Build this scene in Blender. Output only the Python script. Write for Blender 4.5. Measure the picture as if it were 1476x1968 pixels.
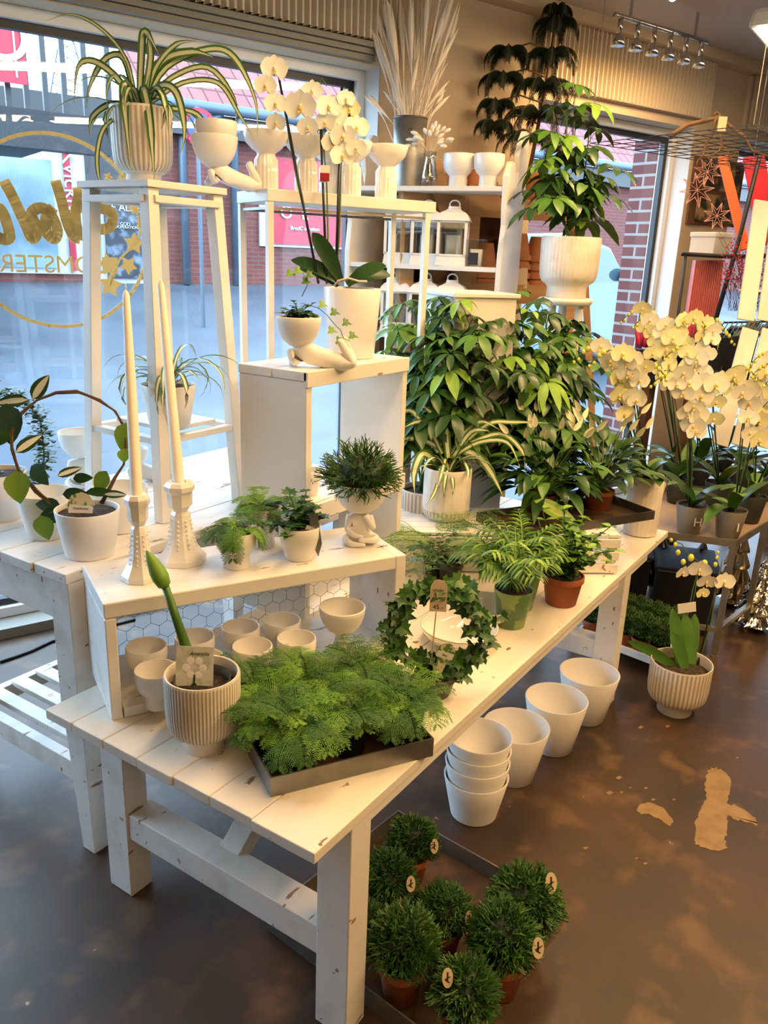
import bpy, math, random
from mathutils import Vector as V3, Matrix as MX
PI = math.pi
random.seed(7)
sc = bpy.context.scene
COL = sc.collection
for o in list(bpy.data.objects): bpy.data.objects.remove(o)

# ---------------------------------------------------------------- camera
EYE = V3((0, 0, 1.6)); FPX = 1551.13; PITCH = .30751; ROLL = .038073; YAW = .579357
hd = V3((math.cos(YAW), math.sin(YAW), 0)); UPV = V3((0, 0, 1))
fw = hd*math.cos(PITCH) - UPV*math.sin(PITCH)
rt0 = hd.cross(UPV); up0 = rt0.cross(fw)
rt = rt0*math.cos(ROLL) + up0*math.sin(ROLL); up = -rt0*math.sin(ROLL) + up0*math.cos(ROLL)
cam = bpy.data.objects.new('camera', bpy.data.cameras.new('camera')); COL.objects.link(cam)
cam.matrix_world = MX(((rt.x, up.x, -fw.x, EYE.x), (rt.y, up.y, -fw.y, EYE.y), (rt.z, up.z, -fw.z, EYE.z), (0, 0, 0, 1)))
cam.data.sensor_fit = 'VERTICAL'; cam.data.sensor_height = 36; cam.data.lens = 36*FPX/1968
cam.data.clip_start = .02; cam.data.clip_end = 300
sc.camera = cam
# ---------------------------------------------------------------- world, exposure, lights
sc.view_settings.view_transform = 'Standard'; sc.view_settings.look = 'None'
sc.view_settings.exposure = 0.16; sc.view_settings.gamma = 1; sc.view_settings.use_curve_mapping = False
wd = bpy.data.worlds.new('world'); sc.world = wd; wd.use_nodes = True
bg = wd.node_tree.nodes['Background']; bg.inputs[0].default_value = (.56, .78, 1, 1); bg.inputs[1].default_value = 9.5
def light(name, kind, loc, energy, col, size=1, size_y=None, to=None, spread=None):
    l = bpy.data.lights.new(name, kind); l.energy = energy; l.color = col
    o = bpy.data.objects.new(name, l); COL.objects.link(o); o.location = loc
    if kind == 'AREA':
        l.size = size
        if size_y: l.shape = 'RECTANGLE'; l.size_y = size_y
        if spread: l.spread = spread
    else: l.shadow_soft_size = size
    if to is not None: o.rotation_euler = (V3(to)-V3(loc)).to_track_quat('-Z', 'Y').to_euler()
    return o
WARM = (1, .60, .24)
LAMPS = [((.9, -1.1, 2.55), 24, 0.25), ((2.3, -.75, 2.55), 46, 0.25), ((3.7, -.4, 2.55), 34, 0.25), ((1.6, .9, 2.6), 18, 0.25), ((3.0, .95, 2.6), 20, .25), ((-.6, -1.4, 2.55), 18, .25)]

# ---------------------------------------------------------------- points: pixel of the photo + a real height or distance
def ray(x, y): return rt*((x-738)/FPX) + up*(-(y-984)/FPX) + fw
def G(x, y, z):                      # on the horizontal plane z
    d = ray(x, y); return EYE + d*((z-1.6)/d.z)
def D(x, y, dep): return EYE + ray(x, y)*dep      # at a distance along the view axis
def dep(P): return (V3(P)-EYE).dot(fw)
def ZV(x, y, P):                     # height at which a pixel crosses the upright plane through P
    d = ray(x, y); k = (V3(P)-EYE).dot(hd)/d.dot(hd); return 1.6 + d.z*k
YW = -.36843
wx = V3((math.cos(YW), math.sin(YW), 0)); wn = V3((-math.sin(YW), math.cos(YW), 0))
def W(a, n, z): return wx*a + wn*n + V3((0, 0, z))      # along the window wall, out through it, up
def WP(x, y, n):                     # pixel -> (a, z) on the plane parallel to the window wall
    d = ray(x, y); P = EYE + d*((n-EYE.dot(wn))/d.dot(wn)); return P.dot(wx), P.z
def m_(px, P): return px*dep(P)/FPX

# ---------------------------------------------------------------- materials
MATS = {}
def mat(name, col, rough=.5, metal=0, c2=None, scale=8, lo=.45, hi=.6, detail=4, bump=0, bscale=40, emit=0, coat=0, stretch=None, trans=0, c3=None, s3=30, lo3=.62, hi3=.66, spec=.5, sss=0, alpha=1):
    m = bpy.data.materials.new(name); m.use_nodes = True; nt = m.node_tree; N = nt.nodes; L = nt.links
    b = N['Principled BSDF']; b.inputs['Base Color'].default_value = (*col, 1); b.inputs['Roughness'].default_value = rough
    b.inputs['Metallic'].default_value = metal; b.inputs['Coat Weight'].default_value = coat; b.inputs['Specular IOR Level'].default_value = spec
    if trans: b.inputs['Transmission Weight'].default_value = trans
    if sss: b.inputs['Subsurface Weight'].default_value = sss; b.inputs['Subsurface Radius'].default_value = (.3, .2, .1); b.inputs['Subsurface Scale'].default_value = .02
    if emit: b.inputs['Emission Color'].default_value = (*col, 1); b.inputs['Emission Strength'].default_value = emit
    if c2 or bump or c3:
        tc = N.new('ShaderNodeTexCoord'); mp = N.new('ShaderNodeMapping'); L.new(tc.outputs['Object'], mp.inputs[0])
        if stretch: mp.inputs['Scale'].default_value = stretch
    cur = None
    def layer(cur, colr, s, lo, hi, det):
        n = N.new('ShaderNodeTexNoise'); n.inputs['Scale'].default_value = s; n.inputs['Detail'].default_value = det; L.new(mp.outputs[0], n.inputs['Vector'])
        r = N.new('ShaderNodeMapRange'); r.inputs['From Min'].default_value = lo; r.inputs['From Max'].default_value = hi; L.new(n.outputs['Fac'], r.inputs['Value'])
        mx = N.new('ShaderNodeMix'); mx.data_type = 'RGBA'; L.new(r.outputs[0], mx.inputs['Factor'])
        if cur is None: mx.inputs['A'].default_value = (*col, 1)
        else: L.new(cur, mx.inputs['A'])
        mx.inputs['B'].default_value = (*colr, 1); return mx.outputs['Result']
    if c2: cur = layer(cur, c2, scale, lo, hi, detail)
    if c3: cur = layer(cur, c3, s3, lo3, hi3, 6)
    if cur: L.new(cur, b.inputs['Base Color'])
    if bump:
        n = N.new('ShaderNodeTexNoise'); n.inputs['Scale'].default_value = bscale; n.inputs['Detail'].default_value = 3; L.new(mp.outputs[0], n.inputs['Vector'])
        bp = N.new('ShaderNodeBump'); bp.inputs['Strength'].default_value = bump; bp.inputs['Distance'].default_value = .004; L.new(n.outputs['Fac'], bp.inputs['Height']); L.new(bp.outputs[0], b.inputs['Normal'])
    MATS[name] = m; return m
def glassmat(name, col, refl, rough=.0):
    m = bpy.data.materials.new(name); m.use_nodes = True; nt = m.node_tree; N = nt.nodes; L = nt.links; N.clear()
    o = N.new('ShaderNodeOutputMaterial'); mx = N.new('ShaderNodeMixShader'); t = N.new('ShaderNodeBsdfTransparent'); g = N.new('ShaderNodeBsdfGlossy')
    t.inputs[0].default_value = (*col, 1); g.inputs['Roughness'].default_value = rough; mx.inputs[0].default_value = refl
    L.new(t.outputs[0], mx.inputs[1]); L.new(g.outputs[0], mx.inputs[2]); L.new(mx.outputs[0], o.inputs[0]); MATS[name] = m; return m
def brickmat(name, c1, c2, mort, scale, rough=.85, bw=.5, rh=.25, msize=.02, offset=.5, bump=.3):
    m = mat(name, c1, rough); nt = m.node_tree; N = nt.nodes; L = nt.links; b = N['Principled BSDF']
    tc = N.new('ShaderNodeTexCoord'); bt = N.new('ShaderNodeTexBrick'); L.new(tc.outputs['UV'], bt.inputs['Vector'])
    bt.inputs['Color1'].default_value = (*c1, 1); bt.inputs['Color2'].default_value = (*c2, 1); bt.inputs['Mortar'].default_value = (*mort, 1)
    bt.inputs['Scale'].default_value = scale; bt.inputs['Brick Width'].default_value = bw; bt.inputs['Row Height'].default_value = rh; bt.inputs['Mortar Size'].default_value = msize; bt.offset = offset
    L.new(bt.outputs['Color'], b.inputs['Base Color'])
    bp = N.new('ShaderNodeBump'); bp.inputs['Strength'].default_value = bump; bp.inputs['Distance'].default_value = .01; bp.invert = True; L.new(bt.outputs['Fac'], bp.inputs['Height']); L.new(bp.outputs[0], b.inputs['Normal'])
    return m
mat('paint', (.80, .775, .72), .42, c2=(.68, .64, .57), scale=5, lo=.5, hi=.75, c3=(.30, .21, .13), s3=17, lo3=.675, hi3=.69, bump=.12, bscale=30, stretch=(.6, 2.4, 2.4))
mat('paint_worn', (.80, .775, .73), .45, c2=(.60, .56, .48), scale=4, lo=.45, hi=.7, c3=(.26, .19, .12), s3=18, lo3=.655, hi3=.67, bump=.2, bscale=26, stretch=(.5, 2.2, 2.2))
mat('paint_clean', (.80, .775, .72), .4, c2=(.74, .71, .64), scale=4, bump=.05)
mat('raw_edge', (.62, .50, .34), .6, c2=(.42, .32, .2), scale=14, lo=.4, hi=.6, stretch=(.3, 4, 4))
mat('wood', (.50, .29, .13), .6, c2=(.34, .18, .075), scale=6, lo=.35, hi=.7, stretch=(.4, 5, 5), bump=.15)
mat('wood_dark', (.16, .075, .035), .65, c2=(.09, .04, .02), scale=6)
mat('ceramic', (.83, .81, .77), .28, coat=.15)
mat('ceramic_matte', (.82, .80, .76), .55, bump=.08, bscale=120)
mat('ceramic_gloss', (.84, .82, .78), .12, coat=.5)
mat('rib', (.76, .71, .63), .45, c2=(.66, .60, .5), scale=12)
mat('rib_groove_shade', (.46, .39, .29), .6)  # darker tone for the pot grooves, their shading put into the colour
mat('terracotta', (.36, .10, .035), .75, c2=(.27, .07, .025), scale=9, bump=.1)
mat('clay', (.50, .20, .09), .85, c2=(.42, .17, .08), scale=7, c3=(.6, .4, .28), s3=5, lo3=.58, hi3=.75)
mat('soil', (.022, .014, .010), .95, c2=(.055, .035, .022), scale=90, lo=.5, hi=.6, bump=.9, bscale=120)
mat('moss', (.06, .10, .02), .95, c2=(.12, .15, .03), scale=60, bump=.6)
mat('dark_plastic', (.035, .04, .032), .45)
mat('black', (.012, .012, .012), .35)
mat('olive_pot', (.085, .08, .05), .5)
mat('zinc', (.33, .32, .29), .42, .75, c2=(.22, .21, .19), scale=9, lo=.4, hi=.65)
mat('zinc_dark', (.13, .12, .105), .45, .6, c2=(.08, .075, .065), scale=7)
mat('rust_floor', (.045, .028, .016), .7, c2=(.11, .055, .022), scale=11)
mat('wax', (.86, .80, .68), .5, sss=.3)
mat('leaf', (.055, .15, .018), .42, c2=(.10, .24, .03), scale=6, lo=.4, hi=.7)
mat('leaf_dark', (.020, .065, .016), .35, c2=(.035, .10, .02), scale=8)
mat('leaf_ivy', (.025, .085, .02), .38, c2=(.05, .14, .03), scale=12)
mat('leaf_bright', (.16, .33, .03), .45, c2=(.24, .42, .05), scale=7)
mat('leaf_yellow', (.30, .42, .05), .45, c2=(.42, .5, .08), scale=10)
mat('leaf_blue', (.05, .12, .07), .3, c2=(.03, .08, .05), scale=9)
mat('cream', (.72, .74, .48), .45)
mat('cream_white', (.78, .80, .68), .45)
mat('fern', (.10, .26, .022), .6, c2=(.18, .38, .04), scale=9, lo=.4, hi=.65)
mat('fern_dark', (.045, .14, .025), .6, c2=(.08, .2, .035), scale=9)
mat('rhip', (.034, .10, .018), .5, c2=(.07, .17, .03), scale=12)
mat('stem', (.05, .12, .02), .5)
mat('stem_dark', (.018, .016, .010), .5)
mat('twig', (.17, .10, .05), .8, c2=(.09, .05, .03), scale=20, bump=.4)
mat('petal', (.93, .92, .80), .5, sss=.1)
mat('petal_c', (.82, .55, .16), .5)
mat('bud', (.62, .62, .10), .5)
mat('spathe', (.80, .78, .55), .5)
mat('pink', (.62, .03, .09), .7, c2=(.5, .04, .15), scale=20)
mat('dry', (.70, .60, .46), .9, c2=(.8, .72, .6), scale=12)
mat('dry_white', (.86, .82, .74), .9)
mat('pine_dark', (.012, .030, .012), .6)
mat('white_metal', (.80, .80, .79), .35)
mat('tag', (.70, .55, .36), .7)
mat('tag_white', (.85, .82, .76), .5)
mat('ink', (.02, .018, .015), .6)
mat('gold', (.80, .66, .27), .6)
mat('goldrim', (.35, .25, .10), .3, .7)
mat('frame_black', (.015, .016, .02), .4)
mat('frame_white', (.74, .76, .78), .4)
mat('wall', (.62, .50, .36), .85, c2=(.58, .47, .33), scale=3, bump=.05)
mat('reveal', (.62, .60, .56), .7)
mat('ceil', (.50, .42, .34), .9)
mat('chrome', (.6, .6, .6), .2, 1)
mat('silver', (.8, .78, .72), .08, 1, bump=1.0, bscale=60)
mat('green_print', (.10, .19, .07), .4, c2=(.26, .36, .12), scale=14, lo=.45, hi=.5)
mat('pot_grey', (.20, .19, .16), .4)
mat('cloth_black', (.02, .02, .025), .8)
mat('cardboard', (.34, .24, .15), .8)
mat('card_print', (.66, .66, .58), .4, c2=(.50, .52, .42), scale=45, lo=.45, hi=.6)
mat('label_two', (.70, .62, .42), .5, c2=(.12, .25, .05), scale=60, lo=.5, hi=.55)
mat('leaf_var', (.30, .36, .20), .5, c2=(.06, .14, .04), scale=60, lo=.45, hi=.55)
glassmat('glass_pane', (.97, .985, 1), .04)
glassmat('glass_thin', (.88, .92, .94), .16, .02)

# ---------------------------------------------------------------- mesh helpers
class MB:
    def __init__(s): s.v = []; s.f = []; s.m = []; s.uv = None
    def add(s, vs, fs, mi=0, M=None):
        n = len(s.v)
        s.v += [tuple(M @ V3(v)) if M else tuple(v) for v in vs]
        s.f += [tuple(i+n for i in f) for f in fs]; s.m += [mi]*len(fs); return s
    def box(s, c, d, rz=0, mi=0, M=None, top=None):
        hx, hy, hz = d[0]/2, d[1]/2, d[2]/2; tx, ty = top if top else (1, 1)
        vs = [(-hx, -hy, -hz), (hx, -hy, -hz), (hx, hy, -hz), (-hx, hy, -hz), (-hx*tx, -hy*ty, hz), (hx*tx, -hy*ty, hz), (hx*tx, hy*ty, hz), (-hx*tx, hy*ty, hz)]
        R = MX.Translation(V3(c)) @ MX.Rotation(rz, 4, 'Z')
        if M: R = M @ R
        return s.add(vs, [(0, 3, 2, 1), (4, 5, 6, 7), (0, 1, 5, 4), (1, 2, 6, 5), (2, 3, 7, 6), (3, 0, 4, 7)], mi, R)
    def bar(s, a, b, w, h=None, mi=0, upd=(0, 0, 1)):       # square-section bar from a to b
        a = V3(a); b = V3(b); h = h or w; z = (b-a); L = z.length; z.normalize(); u = V3(upd)
        if abs(u.dot(z)) > .99: u = V3((1, 0, 0))
        x = u.cross(z).normalized(); y = z.cross(x)
        M = MX(((x.x, y.x, z.x, a.x), (x.y, y.y, z.y, a.y), (x.z, y.z, z.z, a.z), (0, 0, 0, 1)))
        return s.box((0, 0, L/2), (w, h, L), 0, mi, M)
    def lathe(s, prof, n=32, c=(0, 0, 0), ribs=None, mi=0, M=None, amp=None, cap=False):
        vs = []; fs = []; c = V3(c)
        for (r, z, *fl) in prof:
            a = fl[0] if fl else 0
            for i in range(n):
                t = 2*PI*i/n; rr = r*(1 + (a*math.cos(ribs*t) if ribs else 0)); vs.append((c.x+rr*math.cos(t), c.y+rr*math.sin(t), c.z+z))
        for k in range(len(prof)-1):
            for i in range(n):
                j = (i+1) % n; fs.append((k*n+i, k*n+j, (k+1)*n+j, (k+1)*n+i))
        if cap: fs.append(tuple(range(n-1, -1, -1))); fs.append(tuple(range((len(prof)-1)*n, len(prof)*n)))
        return s.add(vs, fs, mi, M)
    def cyl(s, c, r, h, n=16, mi=0, r2=None, M=None): return s.lathe([(r, 0), (r2 if r2 is not None else r, h)], n, c, mi=mi, M=M, cap=True)
    def tube(s, pts, r, n=6, mi=0, cap=True):
        pts = [V3(p) for p in pts]; k = len(pts); rs = r if isinstance(r, (list, tuple)) else [r]*k
        vs = []; fs = []; pu = None
        for i, p in enumerate(pts):
            t = (pts[min(i+1, k-1)]-pts[max(i-1, 0)])
            if t.length < 1e-9: t = V3((0, 0, 1))
            t.normalize()
            if pu is None: pu = t.orthogonal().normalized()
            u = (pu - t*pu.dot(t))
            u = u.normalized() if u.length > 1e-6 else t.orthogonal().normalized()
            pu = u; w = t.cross(u)
            for j in range(n):
                a = 2*PI*j/n; vs.append(p+(u*math.cos(a)+w*math.sin(a))*rs[i])
        for i in range(k-1):
            for j in range(n):
                q = (j+1) % n; fs.append((i*n+j, i*n+q, (i+1)*n+q, (i+1)*n+j))
        if cap: fs.append(tuple(range(n-1, -1, -1))); fs.append(tuple(range((k-1)*n, k*n)))
        return s.add(vs, fs, mi)
    def ball(s, c, r, n=12, m=8, mi=0, sz=(1, 1, 1), M=None):
        pr = [(max(1e-4, math.sin(PI*i/m)), -math.cos(PI*i/m)) for i in range(m+1)]
        vs = []; fs = []
        for (a, b) in pr:
            for i in range(n): t = 2*PI*i/n; vs.append((c[0]+r*sz[0]*a*math.cos(t), c[1]+r*sz[1]*a*math.sin(t), c[2]+r*sz[2]*b))
        for k in range(m):
            for i in range(n): j = (i+1) % n; fs.append((k*n+i, k*n+j, (k+1)*n+j, (k+1)*n+i))
        return s.add(vs, fs, mi, M)
    def prism(s, pts, h, mi=0, M=None):       # outline in xy, extruded h in z
        n = len(pts); vs = [(x, y, 0) for x, y in pts]+[(x, y, h) for x, y in pts]
        fs = [tuple(range(n-1, -1, -1)), tuple(range(n, 2*n))]+[(i, (i+1) % n, n+(i+1) % n, n+i) for i in range(n)]
        return s.add(vs, fs, mi, M)
    def strap(s, pts, ws, up=(0, 0, 1), mi=0, mc=None, fold=.25):   # strap leaf along pts; mc = material of the middle stripe
        pts = [V3(p) for p in pts]; k = len(pts); vs = []; base = len(s.v)
        for i, p in enumerate(pts):
            t = (pts[min(i+1, k-1)]-pts[max(i-1, 0)]).normalized(); sd = t.cross(V3(up))
            sd = sd.normalized() if sd.length > 1e-4 else V3((1, 0, 0)); nn = sd.cross(t); w = ws[i]/2
            q = (-1, -.45, 0, .45, 1) if mc is not None else (-1, 0, 1)
            for e in q: vs.append(p+sd*w*e+nn*(abs(e)*w*fold))
        m = 5 if mc is not None else 3
        for i in range(k-1):
            for j in range(m-1):
                s.add([], [(base+i*m+j-len(s.v), base+i*m+j+1-len(s.v), base+(i+1)*m+j+1-len(s.v), base+(i+1)*m+j-len(s.v))], (mc if (m == 5 and j in (1, 2)) else mi))
        s.v += [tuple(v) for v in vs]; return s
    def leaf(s, p, d, L, w, droop=.3, up=(0, 0, 1), mi=0, shape=None, rows=5, fold=.2, mc=None):
        p = V3(p); d = V3(d).normalized(); pts = []; ws = []
        shp = shape or (lambda t: math.sin(PI*min(1, t**.75))**.8)
        for i in range(rows+1):
            t = i/rows; pts.append(p + d*(L*t) - V3((0, 0, 1))*(droop*L*t*t)); ws.append(max(.0004, w*shp(t)))
        return s.strap(pts, ws, up, mi, mc, fold)
    def build(s, name, mats, parent=None, smooth=False, bevel=0, loc=None, kind=None):
        me = bpy.data.meshes.new(name); me.from_pydata(s.v, [], s.f)
        mats = mats if isinstance(mats, (list, tuple)) else [mats]
        for m in mats: me.materials.append(MATS[m] if isinstance(m, str) else m)
        if len(mats) > 1: me.polygons.foreach_set('material_index', s.m)
        if smooth: me.polygons.foreach_set('use_smooth', [True]*len(s.f))
        me.update()
        o = bpy.data.objects.new(name, me); COL.objects.link(o)
        if parent: o.parent = parent
        if loc: o.location = loc
        if bevel:
            b = o.modifiers.new('bevel', 'BEVEL'); b.width = bevel; b.segments = 2; b.limit_method = 'ANGLE'; b.angle_limit = .6
        if smooth and smooth != 1:
            pass
        if kind: o['kind'] = kind
        return o
def smooth_angle(o, a=.6):
    me = o.data; me.polygons.foreach_set('use_smooth', [True]*len(me.polygons))
    me.set_sharp_from_angle(angle=a); return o
def thing(name, label, cat, loc=(0, 0, 0), rz=0, group=None):
    o = bpy.data.objects.new(name, None); COL.objects.link(o); o.location = V3(loc); o.rotation_euler = (0, 0, rz)
    o.empty_display_size = .05; o['label'] = label; o['category'] = cat
    if group: o['group'] = group
    return o
def tag(o, label, cat, group=None, kind=None):
    o['label'] = label; o['category'] = cat
    if group: o['group'] = group
    if kind: o['kind'] = kind
    return o
def struct(o): o['kind'] = 'structure'; return o
def dup(root, loc, rz=0, label=None, group=None, sc_=None):
    r = root.copy(); COL.objects.link(r); r.location = V3(loc); r.rotation_euler = (0, 0, rz)
    if sc_: r.scale = (sc_,)*3 if not isinstance(sc_, tuple) else sc_
    if label: r['label'] = label
    if group: r['group'] = group
    for ch in list(root.children):
        c = ch.copy(); COL.objects.link(c); c.parent = r
        for g in list(ch.children): d = g.copy(); COL.objects.link(d); d.parent = c
    return r
def text(s, size, m, name='lettering', parent=None, M=None, ext=.0006, mirror=False, align='CENTER', shear=0):
    c = bpy.data.curves.new(name, 'FONT'); c.body = s; c.size = size; c.extrude = ext; c.align_x = align; c.align_y = 'CENTER'; c.shear = shear
    o = bpy.data.objects.new(name, c); COL.objects.link(o); bpy.context.view_layer.update()
    me = bpy.data.meshes.new_from_object(o); bpy.data.objects.remove(o)
    me.materials.clear(); me.materials.append(MATS[m])
    if mirror: me.transform(MX.Scale(-1, 4, (1, 0, 0)))
    if M: me.transform(M)
    o = bpy.data.objects.new(name, me); COL.objects.link(o)
    if parent: o.parent = parent
    return o
def basis(o, x, y):                   # matrix with local x,y along given directions
    x = V3(x).normalized(); y = V3(y); y = (y-x*y.dot(x)).normalized(); z = x.cross(y); o = V3(o)
    return MX(((x.x, y.x, z.x, o.x), (x.y, y.y, z.y, o.y), (x.z, y.z, z.z, o.z), (0, 0, 0, 1)))
# ---------------------------------------------------------------- the setting
RZ = YW
def wbox(mb, a0, a1, n0, n1, z0, z1, mi=0):      # box given in window-wall axes
    return mb.box(W((a0+a1)/2, (n0+n1)/2, (z0+z1)/2), (a1-a0, n1-n0, z1-z0), RZ, mi)
def floor_mat():
    m = mat('floor', (.062, .032, .016), .45, c2=(.028, .017, .010), scale=2.2, lo=.38, hi=.66, detail=12, bump=.2, bscale=22, c3=(.115, .062, .028), s3=7, lo3=.54, hi3=.68)
    nt = m.node_tree; N = nt.nodes; L = nt.links; b = N['Principled BSDF']; cur = b.inputs['Base Color'].links[0].from_socket
    tc = N.new('ShaderNodeTexCoord')
    sp = N.new('ShaderNodeTexNoise'); sp.inputs['Scale'].default_value = 28; sp.inputs['Detail'].default_value = 2; L.new(tc.outputs['Object'], sp.inputs['Vector'])
    r = N.new('ShaderNodeMapRange'); r.inputs['From Min'].default_value = .765; r.inputs['From Max'].default_value = .78; L.new(sp.outputs['Fac'], r.inputs['Value'])
    mx = N.new('ShaderNodeMix'); mx.data_type = 'RGBA'; L.new(r.outputs[0], mx.inputs['Factor']); L.new(cur, mx.inputs['A']); mx.inputs['B'].default_value = (.34, .27, .18, 1)
    L.new(mx.outputs['Result'], b.inputs['Base Color']); return m
floor_mat()
mb = MB(); wbox(mb, -5, 10, -5, 3.6, -.1, 0); struct(mb.build('floor', 'floor'))
mb = MB(); wbox(mb, -5, 10, -5, 3.6, 2.84, 2.94); struct(mb.build('ceiling', 'ceil'))
for nm, a in (('wall_left', (-5.1, -5, -5, 3.6)), ('wall_right', (10, 10.1, -5, 3.6)), ('wall_back', (-5, 10, -5.1, -5))):
    mb = MB(); wbox(mb, a[0], a[1], a[2], a[3], 0, 2.84); struct(mb.build(nm, 'wall'))
ZT = 2.42; N0 = 3.41; NG = 3.58
mb = MB()
wbox(mb, -5, 10, N0, 3.66, -.1, .045, 1)
wbox(mb, -5, 10, N0, 3.66, ZT, 2.84)
wbox(mb, -5, -2.2, N0, 3.66, .045, ZT); wbox(mb, 2.335, 3.35, N0, 3.66, .045, ZT); wbox(mb, 4.715, 5.215, N0, 3.66, .045, ZT); wbox(mb, 8, 10, N0, 3.66, .045, ZT)
struct(mb.build('wall_window', ['wall', 'pot_grey']))
mb = MB()
for a in (2.334, 3.351, 4.714, 5.216, -2.199, 7.999):
    e = -.004 if a in (2.334, 4.714, 7.999) else .004
    wbox(mb, min(a, a+e), max(a, a+e), N0+.002, NG-.03, .045, ZT)
struct(mb.build('trim_1', 'reveal'))
def window(i, a0, a1):
    r = bpy.data.objects.new('window_%d' % i, None); COL.objects.link(r); r['kind'] = 'structure'
    mb = MB(); t = .045; z0 = .045; z1 = ZT
    for (x0, x1, y0, y1) in ((a0, a1, z0, z0+t), (a0, a1, z1-t, z1), (a0, a0+t, z0, z1), (a1-t, a1, z0, z1)): wbox(mb, x0, x1, NG-.05, NG+.03, y0, y1)
    mb.build('window_frame', 'frame_white', r, bevel=.003)
    mb = MB(); b0, b1 = a0+t, a1-t; z0 += t; z1 -= t; t = .03
    for (x0, x1, y0, y1) in ((b0, b1, z0, z0+t), (b0, b1, z1-t, z1), (b0, b0+t, z0, z1), (b1-t, b1, z0, z1)): wbox(mb, x0, x1, NG-.02, NG+.015, y0, y1)
    mb.build('glazing_bead', 'frame_black', r)
    mb = MB(); wbox(mb, b0+.01, b1-.01, NG+.003, NG+.007, z0, z1); mb.build('pane', 'glass_pane', r)
    return r
window(1, -2.2, 2.335); window(2, 3.35, 4.715); window(3, 5.215, 8)
# blind cassette / ribbed panels above the windows
def ribbed(i, a0, a1, z0, z1):
    mb = MB(); n = int((a1-a0)/.034); vs = []; fs = []
    for k in range(n*4+1):
        a = a0+(a1-a0)*k/(n*4); nn = 3.345+.03*(1 if k % 4 in (2, 3) else 0); vs += [W(a, nn, z0), W(a, nn, z1)]
    fs = [(2*k, 2*k+2, 2*k+3, 2*k+1) for k in range(n*4)]
    mb.add(vs, fs); wbox(mb, a0, a1, 3.385, N0-.001, z0, z1)
    o = struct(mb.build('trim_%d' % i, 'ribbed')); return o
mat('ribbed', (.60, .52, .40), .3, coat=.3)
ribbed(2, -2.3, 2.40, 2.51, 2.84); ribbed(3, 3.30, 4.76, 2.47, 2.78); ribbed(4, 5.2, 8, 2.47, 2.78)
mb = MB()
for k, (n_, z_) in enumerate(((3.36, 2.50), (3.375, 2.475), (3.385, 2.45))): wbox(mb, -2.25, 2.28, n_-.012, N0-.001, z_-.022, z_)
struct(mb.build('trim_5', 'pot_grey'))
mb = MB(); wbox(mb, -5, 10, 3.30, N0, 2.785, 2.84); struct(mb.build('trim_6', 'wall'))
# pale bare patches of the floor, flat chips of old coating
def patch(i, pts, m='patch', h=.0012):
    q = [G(x, y, 0) for x, y in pts]; mb = MB(); mb.prism([(p.x, p.y) for p in q][::-1], h); o = mb.build('trim_%d' % i, m); struct(o)
mat('patch', (.25, .165, .075), .6, c2=(.18, .115, .05), scale=20, lo=.4, hi=.7)
def jag(pts, k=5, a=3):
    rnd = random.Random(3); o = []
    for i in range(len(pts)):
        p, q = pts[i], pts[(i+1) % len(pts)]
        for j in range(k): t = j/k; o.append((p[0]+(q[0]-p[0])*t+(rnd.uniform(-a, a) if j else 0), p[1]+(q[1]-p[1])*t+(rnd.uniform(-a, a) if j else 0)))
    return o
patch(7, jag([(1366, 1475), (1385, 1478), (1405, 1500), (1400, 1530), (1395, 1542), (1420, 1552), (1452, 1572), (1456, 1586), (1430, 1580), (1398, 1568), (1396, 1600), (1392, 1612), (1400, 1630), (1378, 1636), (1345, 1628), (1334, 1618), (1338, 1575), (1352, 1545), (1358, 1535), (1354, 1510), (1357, 1490)]))
patch(8, jag([(1224, 1560), (1228, 1548), (1245, 1542), (1262, 1548), (1278, 1556), (1290, 1572), (1294, 1582), (1286, 1588), (1268, 1574), (1250, 1566), (1232, 1566)], 3, 2))
for i, (x, y, r) in enumerate(((1190, 1495, 7), (1172, 1524, 8), (1195, 1523, 4), (1212, 1514, 3), (1242, 1515, 4), (1256, 1537, 5), (1296, 1537, 4), (1126, 1630, 6), (1224, 1650, 4), (1241, 1660, 5), (1284, 1396, 5), (1232, 1398, 6))):
    patch(9+i, jag([(x-r, y), (x, y-r*.5), (x+r, y), (x, y+r*.5)], 2, 1))
# cable on the floor under the window
mb = MB(); mb.tube([G(x, y, .006) for x, y in ((0, 1272), (30, 1262), (60, 1251), (100, 1232), (140, 1222), (200, 1205), (260, 1190))], .006)
tag(mb.build('cable', 'black', smooth=True), 'black cable lying on the floor under the left window', 'cable')

# ---------------------------------------------------------------- the street outside
def uvbox(o, s=1):            # planar uv in metres from the dominant axis, in window-wall axes
    me = o.data; uv = me.uv_layers.new(name='uv')
    for p in me.polygons:
        n = p.normal
        for li in p.loop_indices:
            c = o.matrix_world @ me.vertices[me.loops[li].vertex_index].co; a = c.dot(wx); b = c.dot(wn)
            u = (a if abs(n.dot(wn)) > .6 or abs(n.z) > .6 else b, c.z if abs(n.z) < .6 else b); uv.data[li].uv = (u[0]*s, u[1]*s)
mat('road', (.068, .086, .108), .45, c2=(.048, .062, .080), scale=.9, lo=.4, hi=.62, detail=7, c3=(.035, .042, .055), s3=.35, lo3=.6, hi3=.66)
brickmat('brick', (.15, .034, .026), (.11, .026, .021), (.12, .065, .055), 1, bw=.23, rh=.075, msize=.008)
brickmat('brick_near', (.14, .038, .033), (.11, .028, .026), (.25, .23, .22), 1, bw=.23, rh=.075, msize=.009)
brickmat('tiles', (.24, .068, .060), (.20, .052, .048), (.08, .02, .02), 1, bw=.26, rh=.34, msize=.018, offset=0, bump=.8)
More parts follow.
